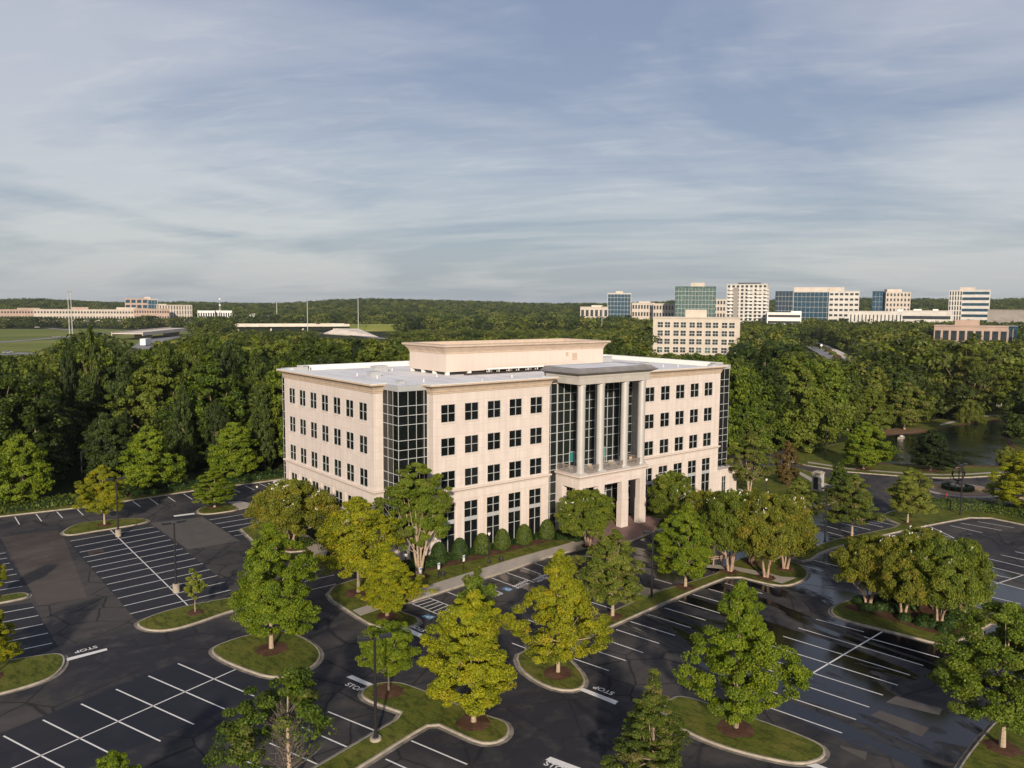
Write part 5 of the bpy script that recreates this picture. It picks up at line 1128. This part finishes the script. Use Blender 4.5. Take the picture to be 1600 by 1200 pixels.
block('low_shop', 1325, 1400, 487, 1000, 'long low white commercial building below the cream tower', 'grid', 24, 0, 'offwhite', 2, 14, 497, [(.9, 1.0, 4, 'white')], wf=.3)
block('low_shop', 1400, 1476, 486, 1060, 'second long low white commercial building with roof units', 'band', 24, 0, 'offwhite', 2, 14, 494, [(.3, .45, 3, 'white'), (.65, .75, 3, 'white')], hf=.25)
block('low_shop', 1544, 1640, 485, 1050, 'low brown roofed building at the skyline edge', 'none', 24, 0, 'roofdark', 1, 4, 492, None)
e, w_, h_ = block('pink_office', 1462, 1560, 510, 560, 'low pink stone office with a rounded roof screen among the trees', 'grid', 26, 0, 'pinkstone', 2, 9, 531, [(.28, .62, 10, 'pinkstone')], wf=.72, hf=.55)
block('pink_office', 1559, 1582, 511, 562, 'dark glazed wing of the low pink stone office', 'curtain', 26, 0, 'glass_blue', 2, 4, 531, None, 'darkwin')
# western business park
block('brick_office', -30, 72, 484, 1360, 'long pink office range at the western skyline edge', 'grid', 24, 0, 'pinkstone', 3, 26, 494, [(.6, .9, 3, 'pinkstone')], wf=.55, hf=.4)
block('brick_office', 70, 210, 484, 1300, 'long cream office range behind the highway lights', 'grid', 24, 0, 'cream', 3, 34, 496, [(.35, .52, 4, 'pinkstone'), (.8, 1.0, 4, 'cream')], wf=.55, hf=.4)
block('brick_office', 202, 234, 467, 1330, 'tall office with pink frame and dark glass crown', 'grid', 26, 0, 'pinkstone', 5, 4, 492, None, 'glass_blue', wf=.75, hf=.62)
block('brick_office', 233, 250, 468, 1331, 'dark glass wing of the tall pink framed office', 'curtain', 26, 0, 'cream', 5, 4, 481, [(-.1, .4, 4, 'cream')], 'glass_blue')
block('brick_office', 216, 266, 483, 1270, 'low pink office in front of the tall dark glass one', 'grid', 24, 0, 'pinkstone', 3, 14, 496, None, wf=.55, hf=.4)
block('brick_office', 250, 302, 477, 1310, 'cream stepped office with upright piers', 'grid', 24, .2, 'cream', 4, 12, 494, [(.0, .25, 2, 'cream')], wf=.35, hf=.8)
block('white_house', 313, 338, 486, 1250, 'white twin villas at the forest edge beside the radio mast', 'grid', 12, 0, 'white', 2, 7, 493, None)
block('white_house', 341, 365, 486, 1260, 'white villas at the forest edge, eastern pair', 'grid', 12, 0, 'white', 2, 7, 493, None)

# fields, highway
patch('field', GL([(-400, 514), (0, 512.5), (110, 512), (225, 517), (320, 512), (325, 524), (260, 545), (235, 566), (150, 575), (0, 572), (-400, 590)]), .25, M['field'])
def road(name, pts, w, z, m='asphalt_far', side=None):
    P = [G(x, y, z).xy for x, y in pts]; b = MB(); b.sweep([tuple(p) for p in P], [(-w/2, z), (w/2, z)]); o = b.build(name, M[m] if m in M else m); return tag(o, kind='structure')
M['asphalt_far'] = simple('far_road_surface', (.24, .23, .23), .85, .3, var=.15, scale=.1)
M['conc_far'] = simple('far_road_concrete', (.66, .58, .49), .9, .2, var=.1, scale=.1)
road('road', [(-200, 545), (-30, 537), (60, 530), (105, 526), (160, 520), (215, 520), (235, 519)], 11, .5)
road('road', [(-200, 562), (0, 554), (30, 552), (60, 553)], 14, .5); road('road', [(0, 511.5), (60, 511), (110, 516)], 10, .5)
road('road', [(205, 575), (222, 556), (229, 545), (240, 532), (262, 527), (330, 520)], 20, .5)
road('road', [(380, 520), (470, 519), (540, 522), (600, 529), (640, 528)], 12, .5)
road('road', [(1352, 590), (1336, 574), (1324, 563), (1308, 551), (1288, 541), (1262, 532)], 9, .45, 'conc_far'); road('road', [(1330, 590), (1312, 572), (1302, 561), (1288, 551), (1268, 542), (1246, 535)], 10, .45)
for i_, (px_, py_) in enumerate(((1262, 536), (1270, 539), (1278, 542.5), (1286, 546), (1294, 550.5), (1301, 555.5), (1308, 561), (1314, 568))):
    p_ = G(px_, py_); shrub('median_shrub', (p_.x, p_.y, .3), 2.6, 2.4, L['wood'] if i_ % 2 else L['brown'], 'rounded shrub in the planted strip between the two distant drive lanes', 'shrub', 'shrubs between the distant lanes', 200, .6, 300+i_)
p_ = G(1283, 547); e = empty('warning_sign', (p_.x, p_.y, .4), -.6, 'white diamond warning sign on the strip between the distant lanes', 'sign'); m = MB(); m.tube([(0, 0, 0), (0, 0, 3)], .12, 5); m.build('post', M['mast'], e); m = MB(); m.add([(0, -.15, 2.2), (1.1, -.15, 3.3), (0, -.15, 4.4), (-1.1, -.15, 3.3), (0, -.02, 2.2), (1.1, -.02, 3.3), (0, -.02, 4.4), (-1.1, -.02, 3.3)], [(0, 1, 2, 3), (7, 6, 5, 4), (0, 4, 5, 1), (1, 5, 6, 2), (2, 6, 7, 3), (3, 7, 4, 0)]); m.build('sign_plate', M['white'], e)
def bridge(p0, z0, p1, z1, w, label, piers=4):
    A_ = G(p0[0], p0[1], z0); B_ = G(p1[0], p1[1], z1); d = B_-A_; u = Vector((d.x, d.y, 0)).normalized(); n = Vector((u.y, -u.x, 0))
    if n.dot(Vector((CAM[0], CAM[1], 0))-Vector((A_.x, A_.y, 0))) < 0: n = -n
    e = empty('highway_bridge', (0, 0, 0), 0, label, 'bridge')
    m = MB(); m.obox(A_-n*w, d, n*w, (0, 0, -.6)); m.build('deck', M['conc_far'], e)
    for k_, s_ in enumerate((0, w)): m = MB(); m.obox(A_-n*s_+Vector((0, 0, -2.0)), d, n*.5, (0, 0, 3.0)); m.build('parapet', M['conc_far'], e)
    for i in range(piers):
        c = A_+d*((i+.5)/piers); m = MB(); m.obox(c-n*w*.8+Vector((0, 0, -c.z)), u*1.6, n*w*.6, (0, 0, c.z-.7)); m.build('pier', M['conc_far'], e)
bridge((222, 521), 6, (306, 512.5), 7, 26, 'concrete highway bridge crossing the sunken road by the meadow', 2)
bridge((345, 508), 8, (546, 507.5), 8, 30, 'long pale highway bridge before the distant wooded ridge')
m = MB(); A_ = G(546, 507.5, 8); B_ = G(780, 511, 6); m.sweep([tuple(A_.xy), tuple(G(640, 508.5, 7).xy), tuple(B_.xy)], [(-16, 7), (0, 7.2), (0, 8.2), (.5, 8.2), (.5, 7), (14, .1)]); tag(m.build('embankment', M['field']), kind='structure')
m = MB(); m.sweep([tuple((A_.xy)), tuple(G(640, 508.5, 7).xy), tuple(B_.xy)], [(-2, 7.3), (.2, 7.3), (.2, 8.3), (-.3, 8.3), (-.3, 7.3)]); tag(m.build('road', M['conc_far']), kind='structure')
p = [G(505, 521, .6), G(592, 526.5, .6), G(560, 513.5, 6.5), G(525, 513.0, 6.5)]; m = MB(); m.add([tuple(q_) for q_ in p], [(0, 1, 2, 3)]); m.add([tuple(q_-Vector((0, 0, .6))) for q_ in p], [(3, 2, 1, 0)]); tag(m.build('concrete_slope', M['conc_far']), kind='structure')
def mast(px, base_row, top_row, label, kind='light'):
    d_ = 0; p = G(px, base_row, 0); h = z_at(p.x, p.y, top_row); e = empty('highway_mast', (p.x, p.y, 0), 0, label, 'mast', 'tall highway light masts' if kind == 'light' else None)
    s_ = max(.22, p.length/2600); m = MB(); m.tube([(0, 0, 0), (0, 0, h)], [s_*1.5, s_], 6); m.build('pole', M['mast'], e)
    m = MB(); m.lathe([(s_*3.4, h-.3), (s_*3.8, h+.3), (s_, h+.8)], n=8); m.build('light_ring', M['mast'], e)
mast(109, 526, 456, 'tall grey highway light mast, western of the close pair'); mast(113.5, 527, 456, 'tall grey highway light mast, eastern of the close pair')
mast(481, 533, 467, 'tall highway light mast before the middle of the long bridge'); mast(560, 520, 461, 'tall highway light mast at the end of the long bridge')
mast(433, 508, 472, 'small distant light mast above the long bridge'); mast(940, 524, 479, 'light mast rising beyond the penthouse')
p = at(347, 1200); h = z_at(p[0], p[1], 458); zb = hill_h(*p); e = empty('radio_mast', (p[0], p[1], zb), 0, 'slim lattice radio mast between the white villas', 'mast'); m = MB(); m.tube([(0, 0, 0), (0, 0, h-zb)], [1.0, .45], 5); m.build('mast_shaft', M['mast'], e)
for zz in (.45, .62, .8): m = MB(); m.lathe([(1.3, (h-zb)*zz), (1.5, (h-zb)*zz+2.2)], n=6); m.build('antenna_ring', M['white'], e)
p = G(374, 511, 0); e = empty('sign_gantry', (p.x, p.y, 8), 0, 'highway sign gantry with white panels over the long bridge', 'sign'); q_ = G(420, 510.5, 0)-p
m = MB(); m.tube([(0, 0, 0), (0, 0, 8), (q_.x, q_.y, 8), (q_.x, q_.y, 0)], .5, 5); m.build('gantry_frame', M['mast'], e)
for t_, w_, h__ in ((.28, .1, 4.5), (.42, .12, 6), (.62, .08, 3.4), (1.0, .06, 5)):
    m = MB(); m.obox((q_.x*t_, q_.y*t_-.6, 8-h__/2), (q_.x*w_, q_.y*w_, 0), (0, .3, 0), (0, 0, h__)); m.build('sign_panel', M['white'] if t_ < 1 else M['glass_teal'], e)
def car(px, py, z, rz, label, col='white', truck=False):
    p = G(px, py, z); e = empty('delivery_truck' if truck else 'car', (p.x, p.y, z), rz, label, 'truck' if truck else 'car'); s_ = 1.6 if truck else 1.15
    m = MB(); L_, W_ = (8, 2.4) if truck else (4.6, 1.8); m.box(-L_/2, -W_/2, .35, L_/2, W_/2, 3.3 if truck else .9)
    if not truck: m.add([(-L_*.3, -W_*.45, .9), (L_*.22, -W_*.45, .9), (L_*.22, W_*.45, .9), (-L_*.3, W_*.45, .9), (-L_*.22, -W_*.38, 1.45), (L_*.1, -W_*.38, 1.45), (L_*.1, W_*.38, 1.45), (-L_*.22, W_*.38, 1.45)], [(4, 5, 6, 7)])
    m.build('body', M[col], e)
    if not truck: g = MB(); g.add([(-L_*.3, -W_*.45, .9), (L_*.22, -W_*.45, .9), (L_*.22, W_*.45, .9), (-L_*.3, W_*.45, .9), (-L_*.22, -W_*.38, 1.44), (L_*.1, -W_*.38, 1.44), (L_*.1, W_*.38, 1.44), (-L_*.22, W_*.38, 1.44)], [(0, 1, 5, 4), (1, 2, 6, 5), (2, 3, 7, 6), (3, 0, 4, 7)]); g.build('window', M['darkwin'], e)
    for sx in (-.32, .32):
        for sy in (-1, 1): w_ = MB(); w_.tube([(L_*sx, sy*W_*.5, .34), (L_*sx, sy*W_*.42, .34)], .34, 10); w_.build('wheel', M['black'], e)
    e.scale = (s_, s_, s_)
car(88, 527.5, .55, .2, 'dark car driving on the road across the meadow', 'roofdark'); car(58, 512, .55, .2, 'small white car on the far road beyond the meadow', 'white')
car(152, 521, .55, .2, 'pale car on the meadow road near the light masts', 'mast'); car(217, 520.5, 1.0, .2, 'dark car about to cross the concrete bridge', 'black')
car(228, 540, .6, 1.0, 'white box truck on the sunken road below the bridge', 'white', True); car(497, 507, 8.2, .0, 'dark car on the long highway bridge', 'black'); car(12, 552, .6, .2, 'grey car on the lower meadow road', 'mast')

# ================================================================== WOODS
TM('wood_a', 'round', 0.8, 17, 6.2, 300, 24000, 0.26, 41, tr=.32, puff=0.18, lop=.3, flat=.75, nb=16)
TM('wood_b', 'oval', 0.8, 18, 5.8, 300, 24000, 0.26, 42, tr=.32, puff=0.18, lop=.35, flat=.7, nb=16)
TM('wood_c', 'egg', 0.8, 16, 6.6, 280, 24000, 0.27, 43, tr=.30, puff=0.18, lop=.35, flat=.65, nb=16)
TM('wood_d', 'cone', 0.8, 18, 4.8, 280, 20000, 0.24, 44, tr=.28, puff=0.16, lop=.3, flat=.5, nb=12)
TM('wood_m', 'round', 0.8, 17, 6.2, 120, 5200, 0.52, 45, tr=.3, puff=0.2, lop=.3, nb=4); TM('wood_n', 'oval', 0.8, 18, 5.8, 120, 5200, 0.52, 46, tr=.3, puff=0.2, lop=.35, nb=4)
LIM = [(-200, 552), (0, 556), (55, 552), (95, 530), (112, 514), (150, 510), (182, 520), (200, 545), (222, 556), (238, 536), (268, 530), (300, 519), (345, 516), (365, 519), (440, 524), (600, 530), (640, 528), (800, 527), (950, 520), (975, 506), (1018, 508), (1022, 553), (1149, 553), (1152, 505), (1190, 502), (1235, 512), (1244, 538), (1262, 546), (1300, 556), (1326, 566), (1342, 548), (1362, 520), (1400, 506), (1455, 502), (1465, 522), (1500, 534), (1575, 528), (1590, 512), (1800, 505)]
def lim(px):
    for (a, b), (c, d) in zip(LIM[:-1], LIM[1:]):
        if a <= px <= c: return b+(d-b)*(px-a)/(c-a)
    return LIM[0][1] if px < 0 else LIM[-1][1]
site_ex = [(-220, -200), (-220, 71), (14, 71), (14, 60), (68, 60), (68, 30), (76, 26), (84, 24), (300, -100), (300, -220)]
shoreP = [p.xy for p in (G(x, y) for x, y in [(1228, 731), (1236, 716), (1330, 684), (1362, 668), (1450, 660), (1470, 657), (1560, 643), (1640, 636), (2000, 640), (2000, 900), (1228, 900)])]
fieldP = GL([(-600, 513), (0, 512), (110, 512), (225, 514), (322, 512), (330, 526), (262, 549), (238, 572), (150, 579), (0, 580), (-600, 600)])
roadP = GL([(1310, 592), (1298, 566), (1278, 551), (1242, 538), (1262, 530), (1290, 537), (1325, 556), (1345, 575), (1352, 592)])
hwP = GL([(340, 526), (340, 514), (470, 512), (600, 512), (660, 532), (600, 536), (470, 524)])
bldP = [(G(1010, 560).xy), (G(1160, 560).xy), (G(1160, 548).xy), (G(1010, 548).xy)]
VIEWS = [(365, 505, 515, 955), (500, 596, 527, 800), (596, 960, 514, 900), (430, 560, 508, 1000)]
EX = [site_ex, shoreP, fieldP, roadP, hwP]
g_ = random.Random(21); cand = []
def ok_ground(x, y): return not any(inside((x, y), e_) for e_ in EX)
d = 118
while d < 900:
    s_ = 7.4 if d < 260 else 8.6 if d < 450 else 10.5
    n = int(d*1.36/s_)
    for i in range(n+1):
        b = YAW-.68+1.36*(i+g_.uniform(-.4, .4))/n; dd = d+g_.uniform(-.4, .4)*s_; x = CAM[0]+dd*math.sin(b); y = CAM[1]+dd*math.cos(b)
        if not ok_ground(x, y): continue
        if abs((x-340)*math.cos(.68)+(y-227)*math.sin(.68)*-1) < 0: continue
        px, py, zz = PJ((x, y, 0)); 
        if px < -120 or px > 1720: continue
        rw = zz and 6.3/zz*FPX
        L0 = max(lim(px+k*rw*.8) for k in (-1, 0, 1)) if d < 640 else 0
        for (a0, a1, vr, D) in KEEP:
            if d < D-25 and px+rw > a0 and px-rw < a1: L0 = max(L0, vr)
        for (a0, a1, vr, D) in VIEWS:
            if d < D and px+rw*.7 > a0 and px-rw*.7 < a1: L0 = max(L0, vr)
        if 1015 < px < 1155 and 470 < d < 530: continue
        hm = g_.uniform(11, 24) if d < 330 else g_.uniform(14, 20)
        hl = z_at(x, y, L0+g_.uniform(0, 7)) if L0 else 99
        h = min(hm, hl)
        if h < 5.5: continue
        cand.append((zz, x, y, h, px))
    d += s_*.9
def add_wood(x, y, h, px, d, near, force=None):
    key = force or g_.choice(['wood_a', 'wood_b', 'wood_c', 'wood_a', 'wood_c', 'wood_b', 'wood_d'] if near else ['wood_m', 'wood_n'])
    sc = h/MEAS[key][0]; sx = max(.62, min(1.15, sc*g_.uniform(.85, 1.15)))
    if 1190 < px < 1240 and 150 < d < 400 and False: lf = 'pink'
    lf = g_.choices(['wood', 'dark', 'green', 'olive'], [4.5, 2.0, 2.2, 2.4] if px > 1000 else [5, 3.2, .9, .4] if d < 330 else [5, 2, 1.6, 1.2])[0]
    zone = ('the wood behind the rear hedge' if px < 445 and d < 330 else 'the wood between the office and the highway' if px < 1020 else 'the wood beside the pond and drive' if d < 330 else 'the rolling wood below the far towers')
    colr = {'wood': 'mid green', 'dark': 'very dark green', 'green': 'fresh green', 'olive': 'olive green'}[lf]; shp = {'wood_a': 'round crowned', 'wood_b': 'tall oval', 'wood_c': 'broad spreading', 'wood_d': 'pointed', 'wood_m': 'round crowned', 'wood_n': 'tall oval'}[key]
    put_tree('woodland_tree', key, (x, y, -.05), sc, g_.uniform(0, 6.28), L[lf], M['bark'], f'{colr} {shp} tree in {zone}', 'tree', f'{colr} {shp} trees in {zone}', sxy=sx)
# named giants of the near wood: column, row of top, ground depth row
big = [(150, 512, 715, 'wood_c', 74), (112, 540, 720, 'wood_a', 40), (60, 556, 722, 'wood_a', 60), (18, 562, 715, 'wood_b', 50), (198, 560, 718, 'wood_b', 46), (262, 536, 712, 'wood_a', 70), (312, 527, 710, 'wood_b', 62), (356, 536, 708, 'wood_a', 60), (402, 547, 706, 'wood_c', 60), (432, 560, 712, 'wood_b', 50), (84, 610, 742, 'wood_a', 54), (200, 640, 742, 'wood_c', 46), (290, 600, 738, 'wood_c', 56), (340, 625, 740, 'wood_a', 44), (415, 600, 735, 'wood_b', 50), (20, 620, 748, 'wood_a', 56)]
nb_ = 0
for px, top, row, key, wp in big:
    p = G(px, row); h = z_at(p.x, p.y, top); zz = PJ((p.x, p.y, 8))[2]; r_ = wp/FPX*zz/2; H0, R0 = MEAS[key]
    lf = 'wood' if top < 600 and nb_ % 3 != 1 else 'dark'; nb_ += 1
    put_tree('woodland_tree', key, (p.x, p.y, 0), h/H0, px*.71, L[lf], M['bark'], f'{"towering mid green" if lf == "wood" else "very dark"} {"spreading" if key == "wood_c" else "rounded"} tree in the front of the wood behind the rear hedge', 'tree', f'front giants of the wood {lf}{" spreading" if key == "wood_c" else " rounded"}', sxy=r_/R0)
    cand = [c for c in cand if not (math.hypot(c[1]-p.x, c[2]-p.y) < 5)]
p = G(1238, 585); 
cand.sort(); near_n = 262
for zz, x, y, h, px in cand[:near_n]: add_wood(x, y, h, px, zz, zz < 330)
# pink flowering tree and bare snag
p = G(1243, 640); h = z_at(p.x, p.y, 553); put_tree('flowering_tree', 'wood_m' if False else 'wood_c', (p.x, p.y, 0), h/MEAS['wood_c'][0], 1, L['pink'], M['bark'], 'rusty pink tree in the wood below the white road', 'tree', None, sxy=.5)
p = G(196, 668); e = empty('dead_tree', (p.x, p.y-3, 0), 0, 'bare pale snag with crooked branches in the gap of the dark wood', 'tree'); h = z_at(p.x, p.y-3, 598)
m = MB(); m.tube([(0, 0, 0), (.3, 0, h*.4), (-.5, 0, h*.62), (.6, .2, h*.82), (.4, 0, h)], [.3, .26, .2, .12, .04], 6); m.build('trunk', M['bark_light'], e)
m = MB(); m.tube([(-.3, 0, h*.55), (-3, 0, h*.7), (-4, .5, h*.85)], [.16, .1, .04], 5); m.tube([(.4, 0, h*.7), (2.2, -.5, h*.78), (3.6, 0, h*.76)], [.14, .09, .03], 5); m.tube([(-1.6, 0, h*.62), (-2, 0, h*.9)], [.1, .03], 5); m.build('branch', M['bark_light'], e)
# everything farther: one mass
rest = cand[near_n:]
far = []; d = 880
while d < 3050:
    s_ = 13.5+ (d-880)*.0045; n = int(d*1.34/s_)
    for i in range(n+1):
        b = YAW-.67+1.34*(i+g_.uniform(-.45, .45))/n; dd = d+g_.uniform(-.5, .5)*s_; x = CAM[0]+dd*math.sin(b); y = CAM[1]+dd*math.cos(b)
        if dd < 1170 and not ok_ground(x, y): continue
        zt = hill_h(x, y); h = g_.uniform(13, 22); px, py, zz = PJ((x, y, zt+h)); rw = 6.5/zz*FPX; bad = False
        for (a0, a1, vr, D) in KEEP:
            if px+rw > a0 and px-rw < a1 and dd < D-18 and py < vr: bad = True; break
            if abs(dd-D) < 20 and a0 < px < a1: bad = True; break
        if bad: 
            h = min(h, z_at(x, y, vr)-zt)
            if h < 4 or (a0 < px < a1 and abs(dd-D) < 20): continue
        far.append((x, y, zt, h))
    d += s_*1.05
def blob(name, n, size, seed):
    P, N, T, H, c = crown_pts('round', 1.0, .46, 26, n, seed, puff=.33, lop=.3, flat=.7); return leaf_mesh(name, P, N, size, T, H, seed)
vm = [blob('far_crown_a', 260, .062, 61), blob('far_crown_b', 260, .062, 62), blob('far_crown_c', 260, .062, 63), blob('mid_crown_a', 1100, .036, 64), blob('mid_crown_b', 1100, .036, 65)]
vo = []
for i, me in enumerate(vm):
    o = bpy.data.objects.new(me.name, me); me.materials.append((L['wood'], L['dark'], L['far_olive'], L['wood'], L['far_olive'])[i]); vo.append(o)
pts = [(x, y, -.2, h, 3+(i % 2)) for i, (zz, x, y, h, px) in enumerate(rest)]+[(x, y, z-.3, h, i % 3) for i, (x, y, z, h) in enumerate(far)]
me = bpy.data.meshes.new('far_forest'); me.from_pydata([p[:3] for p in pts], [], [])
for nm, dt, vals in (('hh', 'FLOAT', [p[3] for p in pts]), ('rot', 'FLOAT', [g_.uniform(0, 6.28) for p in pts]), ('wid', 'FLOAT', [g_.uniform(.85, 1.25)*(1.0+max(0, (15-p[3])/22)) for p in pts]), ('kind', 'INT', [p[4] for p in pts])):
    a_ = me.attributes.new(nm, dt, 'POINT'); a_.data.foreach_set('value', vals)
fo = bpy.data.objects.new('far_forest', me); COL.objects.link(fo); tag(fo, 'endless mass of tree crowns rolling to the horizon', None, None, 'stuff')
ng = bpy.data.node_groups.new('scatter_crowns', 'GeometryNodeTree'); ng.interface.new_socket('Geometry', in_out='INPUT', socket_type='NodeSocketGeometry'); ng.interface.new_socket('Geometry', in_out='OUTPUT', socket_type='NodeSocketGeometry')
N = ng.nodes; gi = N.new('NodeGroupInput'); gout = N.new('NodeGroupOutput'); jn = N.new('GeometryNodeJoinGeometry'); ng.links.new(jn.outputs[0], gout.inputs[0])
def nattr(nm, dt='FLOAT'): a_ = N.new('GeometryNodeInputNamedAttribute'); a_.data_type = dt; a_.inputs[0].default_value = nm; return a_.outputs[0]
hh, wd, ro, kd = nattr('hh'), nattr('wid'), nattr('rot'), nattr('kind', 'INT')
mu = N.new('ShaderNodeMath'); mu.operation = 'MULTIPLY'; ng.links.new(hh, mu.inputs[0]); ng.links.new(wd, mu.inputs[1])
cs = N.new('ShaderNodeCombineXYZ'); ng.links.new(mu.outputs[0], cs.inputs[0]); ng.links.new(mu.outputs[0], cs.inputs[1]); ng.links.new(hh, cs.inputs[2])
cr = N.new('ShaderNodeCombineXYZ'); ng.links.new(ro, cr.inputs[2])
for i, o in enumerate(vo):
    oi = N.new('GeometryNodeObjectInfo'); oi.inputs[0].default_value = o; ip = N.new('GeometryNodeInstanceOnPoints'); cp = N.new('FunctionNodeCompare'); cp.data_type = 'INT'; cp.operation = 'EQUAL'; cp.inputs[3].default_value = i
    ng.links.new(kd, cp.inputs[2]); ng.links.new(gi.outputs[0], ip.inputs['Points']); ng.links.new(cp.outputs[0], ip.inputs['Selection']); ng.links.new(oi.outputs['Geometry'], ip.inputs['Instance'])
    ng.links.new(cs.outputs[0], ip.inputs['Scale']); ng.links.new(cr.outputs[0], ip.inputs['Rotation']); ng.links.new(ip.outputs[0], jn.inputs[0])
md = fo.modifiers.new('scatter', 'NODES'); md.node_group = ng
print('trees near', len(cand[:near_n]), 'mid', len(rest), 'far', len(far))

# ================================================================== SKY, SUN, CAMERA
SUN_AZ = math.atan2(-.60, -.80); SUN_EL = math.radians(19)       # compass-style: x = sin, y = cos
sdir = Vector((math.sin(SUN_AZ)*math.cos(SUN_EL), math.cos(SUN_AZ)*math.cos(SUN_EL), math.sin(SUN_EL)))
sl = bpy.data.lights.new('sun', 'SUN'); sl.energy = 4.3; sl.angle = math.radians(2.2); sl.color = (1.0, .86, .70); so = bpy.data.objects.new('sun', sl); COL.objects.link(so)
so.rotation_euler = sdir.to_track_quat('Z', 'Y').to_euler(); so.location = (-60, -80, 80)
w = bpy.data.worlds.new('World'); scene.world = w; w.use_nodes = True; nt = w.node_tree; nt.nodes.clear(); k = NT(nt)
sky = k.n('ShaderNodeTexSky', sky_type='NISHITA'); sky.sun_disc = False; sky.sun_elevation = SUN_EL; sky.sun_rotation = SUN_AZ % (2*PI); sky.air_density = 1.2; sky.dust_density = 1.6; sky.ozone_density = 2
v = k.coord('Generated'); sx = k.n('ShaderNodeSeparateXYZ'); k.l(v, sx.inputs[0]); z = sx.outputs[2]
zz = k.math('ADD', k.math('MAXIMUM', z, 0.0), .13); cb = k.n('ShaderNodeCombineXYZ'); k.l(k.math('DIVIDE', sx.outputs[0], zz), cb.inputs[0]); k.l(k.math('DIVIDE', sx.outputs[1], zz), cb.inputs[1])
rotp = k.mapping(cb.outputs[0], (1, 1, 1), (0, 0, YAW+.25), (1.3, .4, 0))
big_ = k.noise(k.mapping(rotp, (.5, .6, 1)), .9, 5, .5, 1.4); st_ = k.noise(k.mapping(rotp, (.5, 1.4, 1), (0, 0, .2)), 1.3, 8, .6, 1.2); fi_ = k.noise(k.mapping(rotp, (.9, 2.6, 1)), 3.0, 9, .65, .6)
dp = k.n('ShaderNodeVectorMath', operation='DOT_PRODUCT'); dp.inputs[1].default_value = (math.cos(YAW), -math.sin(YAW), 0); k.l(v, dp.inputs[0])
side_ = k.math('MULTIPLY', k.math('ABSOLUTE', k.math('SUBTRACT', dp.outputs['Value'], .06)), .30)
big_ = k.math('ADD', k.math('SUBTRACT', big_, .065), side_)
cl_ = k.math('ADD', k.math('MULTIPLY', big_, .72), k.math('ADD', k.math('MULTIPLY', st_, .20), k.math('MULTIPLY', fi_, .08)))
m1 = k.ramp(cl_, [(.41, 0.), (.59, 1.)])
grad = k.ramp(z, [(0.0, (.37, .425, .475)), (.05, (.35, .405, .475)), (.16, (.285, .335, .455)), (.42, (.225, .27, .41))])
light = k.ramp(z, [(0.0, (.50, .535, .56)), (.08, (.565, .58, .61)), (.2, (.535, .55, .605)), (.45, (.43, .45, .55))])
cc = k.mix(m1, grad, light)
warm = k.ramp(fi_, [(.52, 0.), (.68, 1.)]); cc = k.mix(k.math('MULTIPLY', warm, k.math('MULTIPLY', m1, .30)), cc, (.68, .67, .66))
sb = k.n('ShaderNodeBackground'); sb.inputs[1].default_value = .10; k.l(sky.outputs[0], sb.inputs[0])
cbk = k.n('ShaderNodeBackground'); cbk.inputs[1].default_value = .86; k.l(cc, cbk.inputs[0])
mx = k.n('ShaderNodeMixShader'); mx.inputs[0].default_value = .82; k.l(sb.outputs[0], mx.inputs[1]); k.l(cbk.outputs[0], mx.inputs[2])
wo = k.n('ShaderNodeOutputWorld'); k.l(mx.outputs[0], wo.inputs[0])
cam = bpy.data.cameras.new('camera'); co = bpy.data.objects.new('camera', cam); COL.objects.link(co); scene.camera = co
cam.sensor_fit = 'HORIZONTAL'; cam.sensor_width = 36; cam.lens = FPX/1600*36; cam.clip_end = 20000; cam.clip_start = .5
mw = Matrix(((RT[0], UP[0], -FWD[0], CAM[0]), (RT[1], UP[1], -FWD[1], CAM[1]), (RT[2], UP[2], -FWD[2], CAM[2]), (0, 0, 0, 1))); co.matrix_world = mw
hz = MB(); hz.box(-7300, -7300, -1.2, 7300, 7300, 125)
ho = hz.build('haze'); tag(ho, 'thin summer haze over the whole landscape', None, None, 'stuff')
hm_ = bpy.data.materials.new('haze_air'); hm_.use_nodes = True; hn = hm_.node_tree; hn.nodes.clear(); ho_ = hn.nodes.new('ShaderNodeOutputMaterial'); pv = hn.nodes.new('ShaderNodeVolumePrincipled')
pv.inputs['Color'].default_value = (.80, .86, .95, 1); pv.inputs['Density'].default_value = .00005; pv.inputs['Anisotropy'].default_value = .2; hn.links.new(pv.outputs[0], ho_.inputs['Volume']); ho.data.materials.append(hm_)
vs_ = scene.view_settings; vs_.view_transform = 'Standard'; vs_.look = 'None'; vs_.gamma = 1; vs_.exposure = 0.3
scene.cycles.max_bounces = 5; scene.cycles.diffuse_bounces = 2; scene.cycles.glossy_bounces = 2; scene.cycles.transmission_bounces = 3; scene.cycles.transparent_max_bounces = 4; scene.cycles.caustics_reflective = False; scene.cycles.caustics_refractive = False
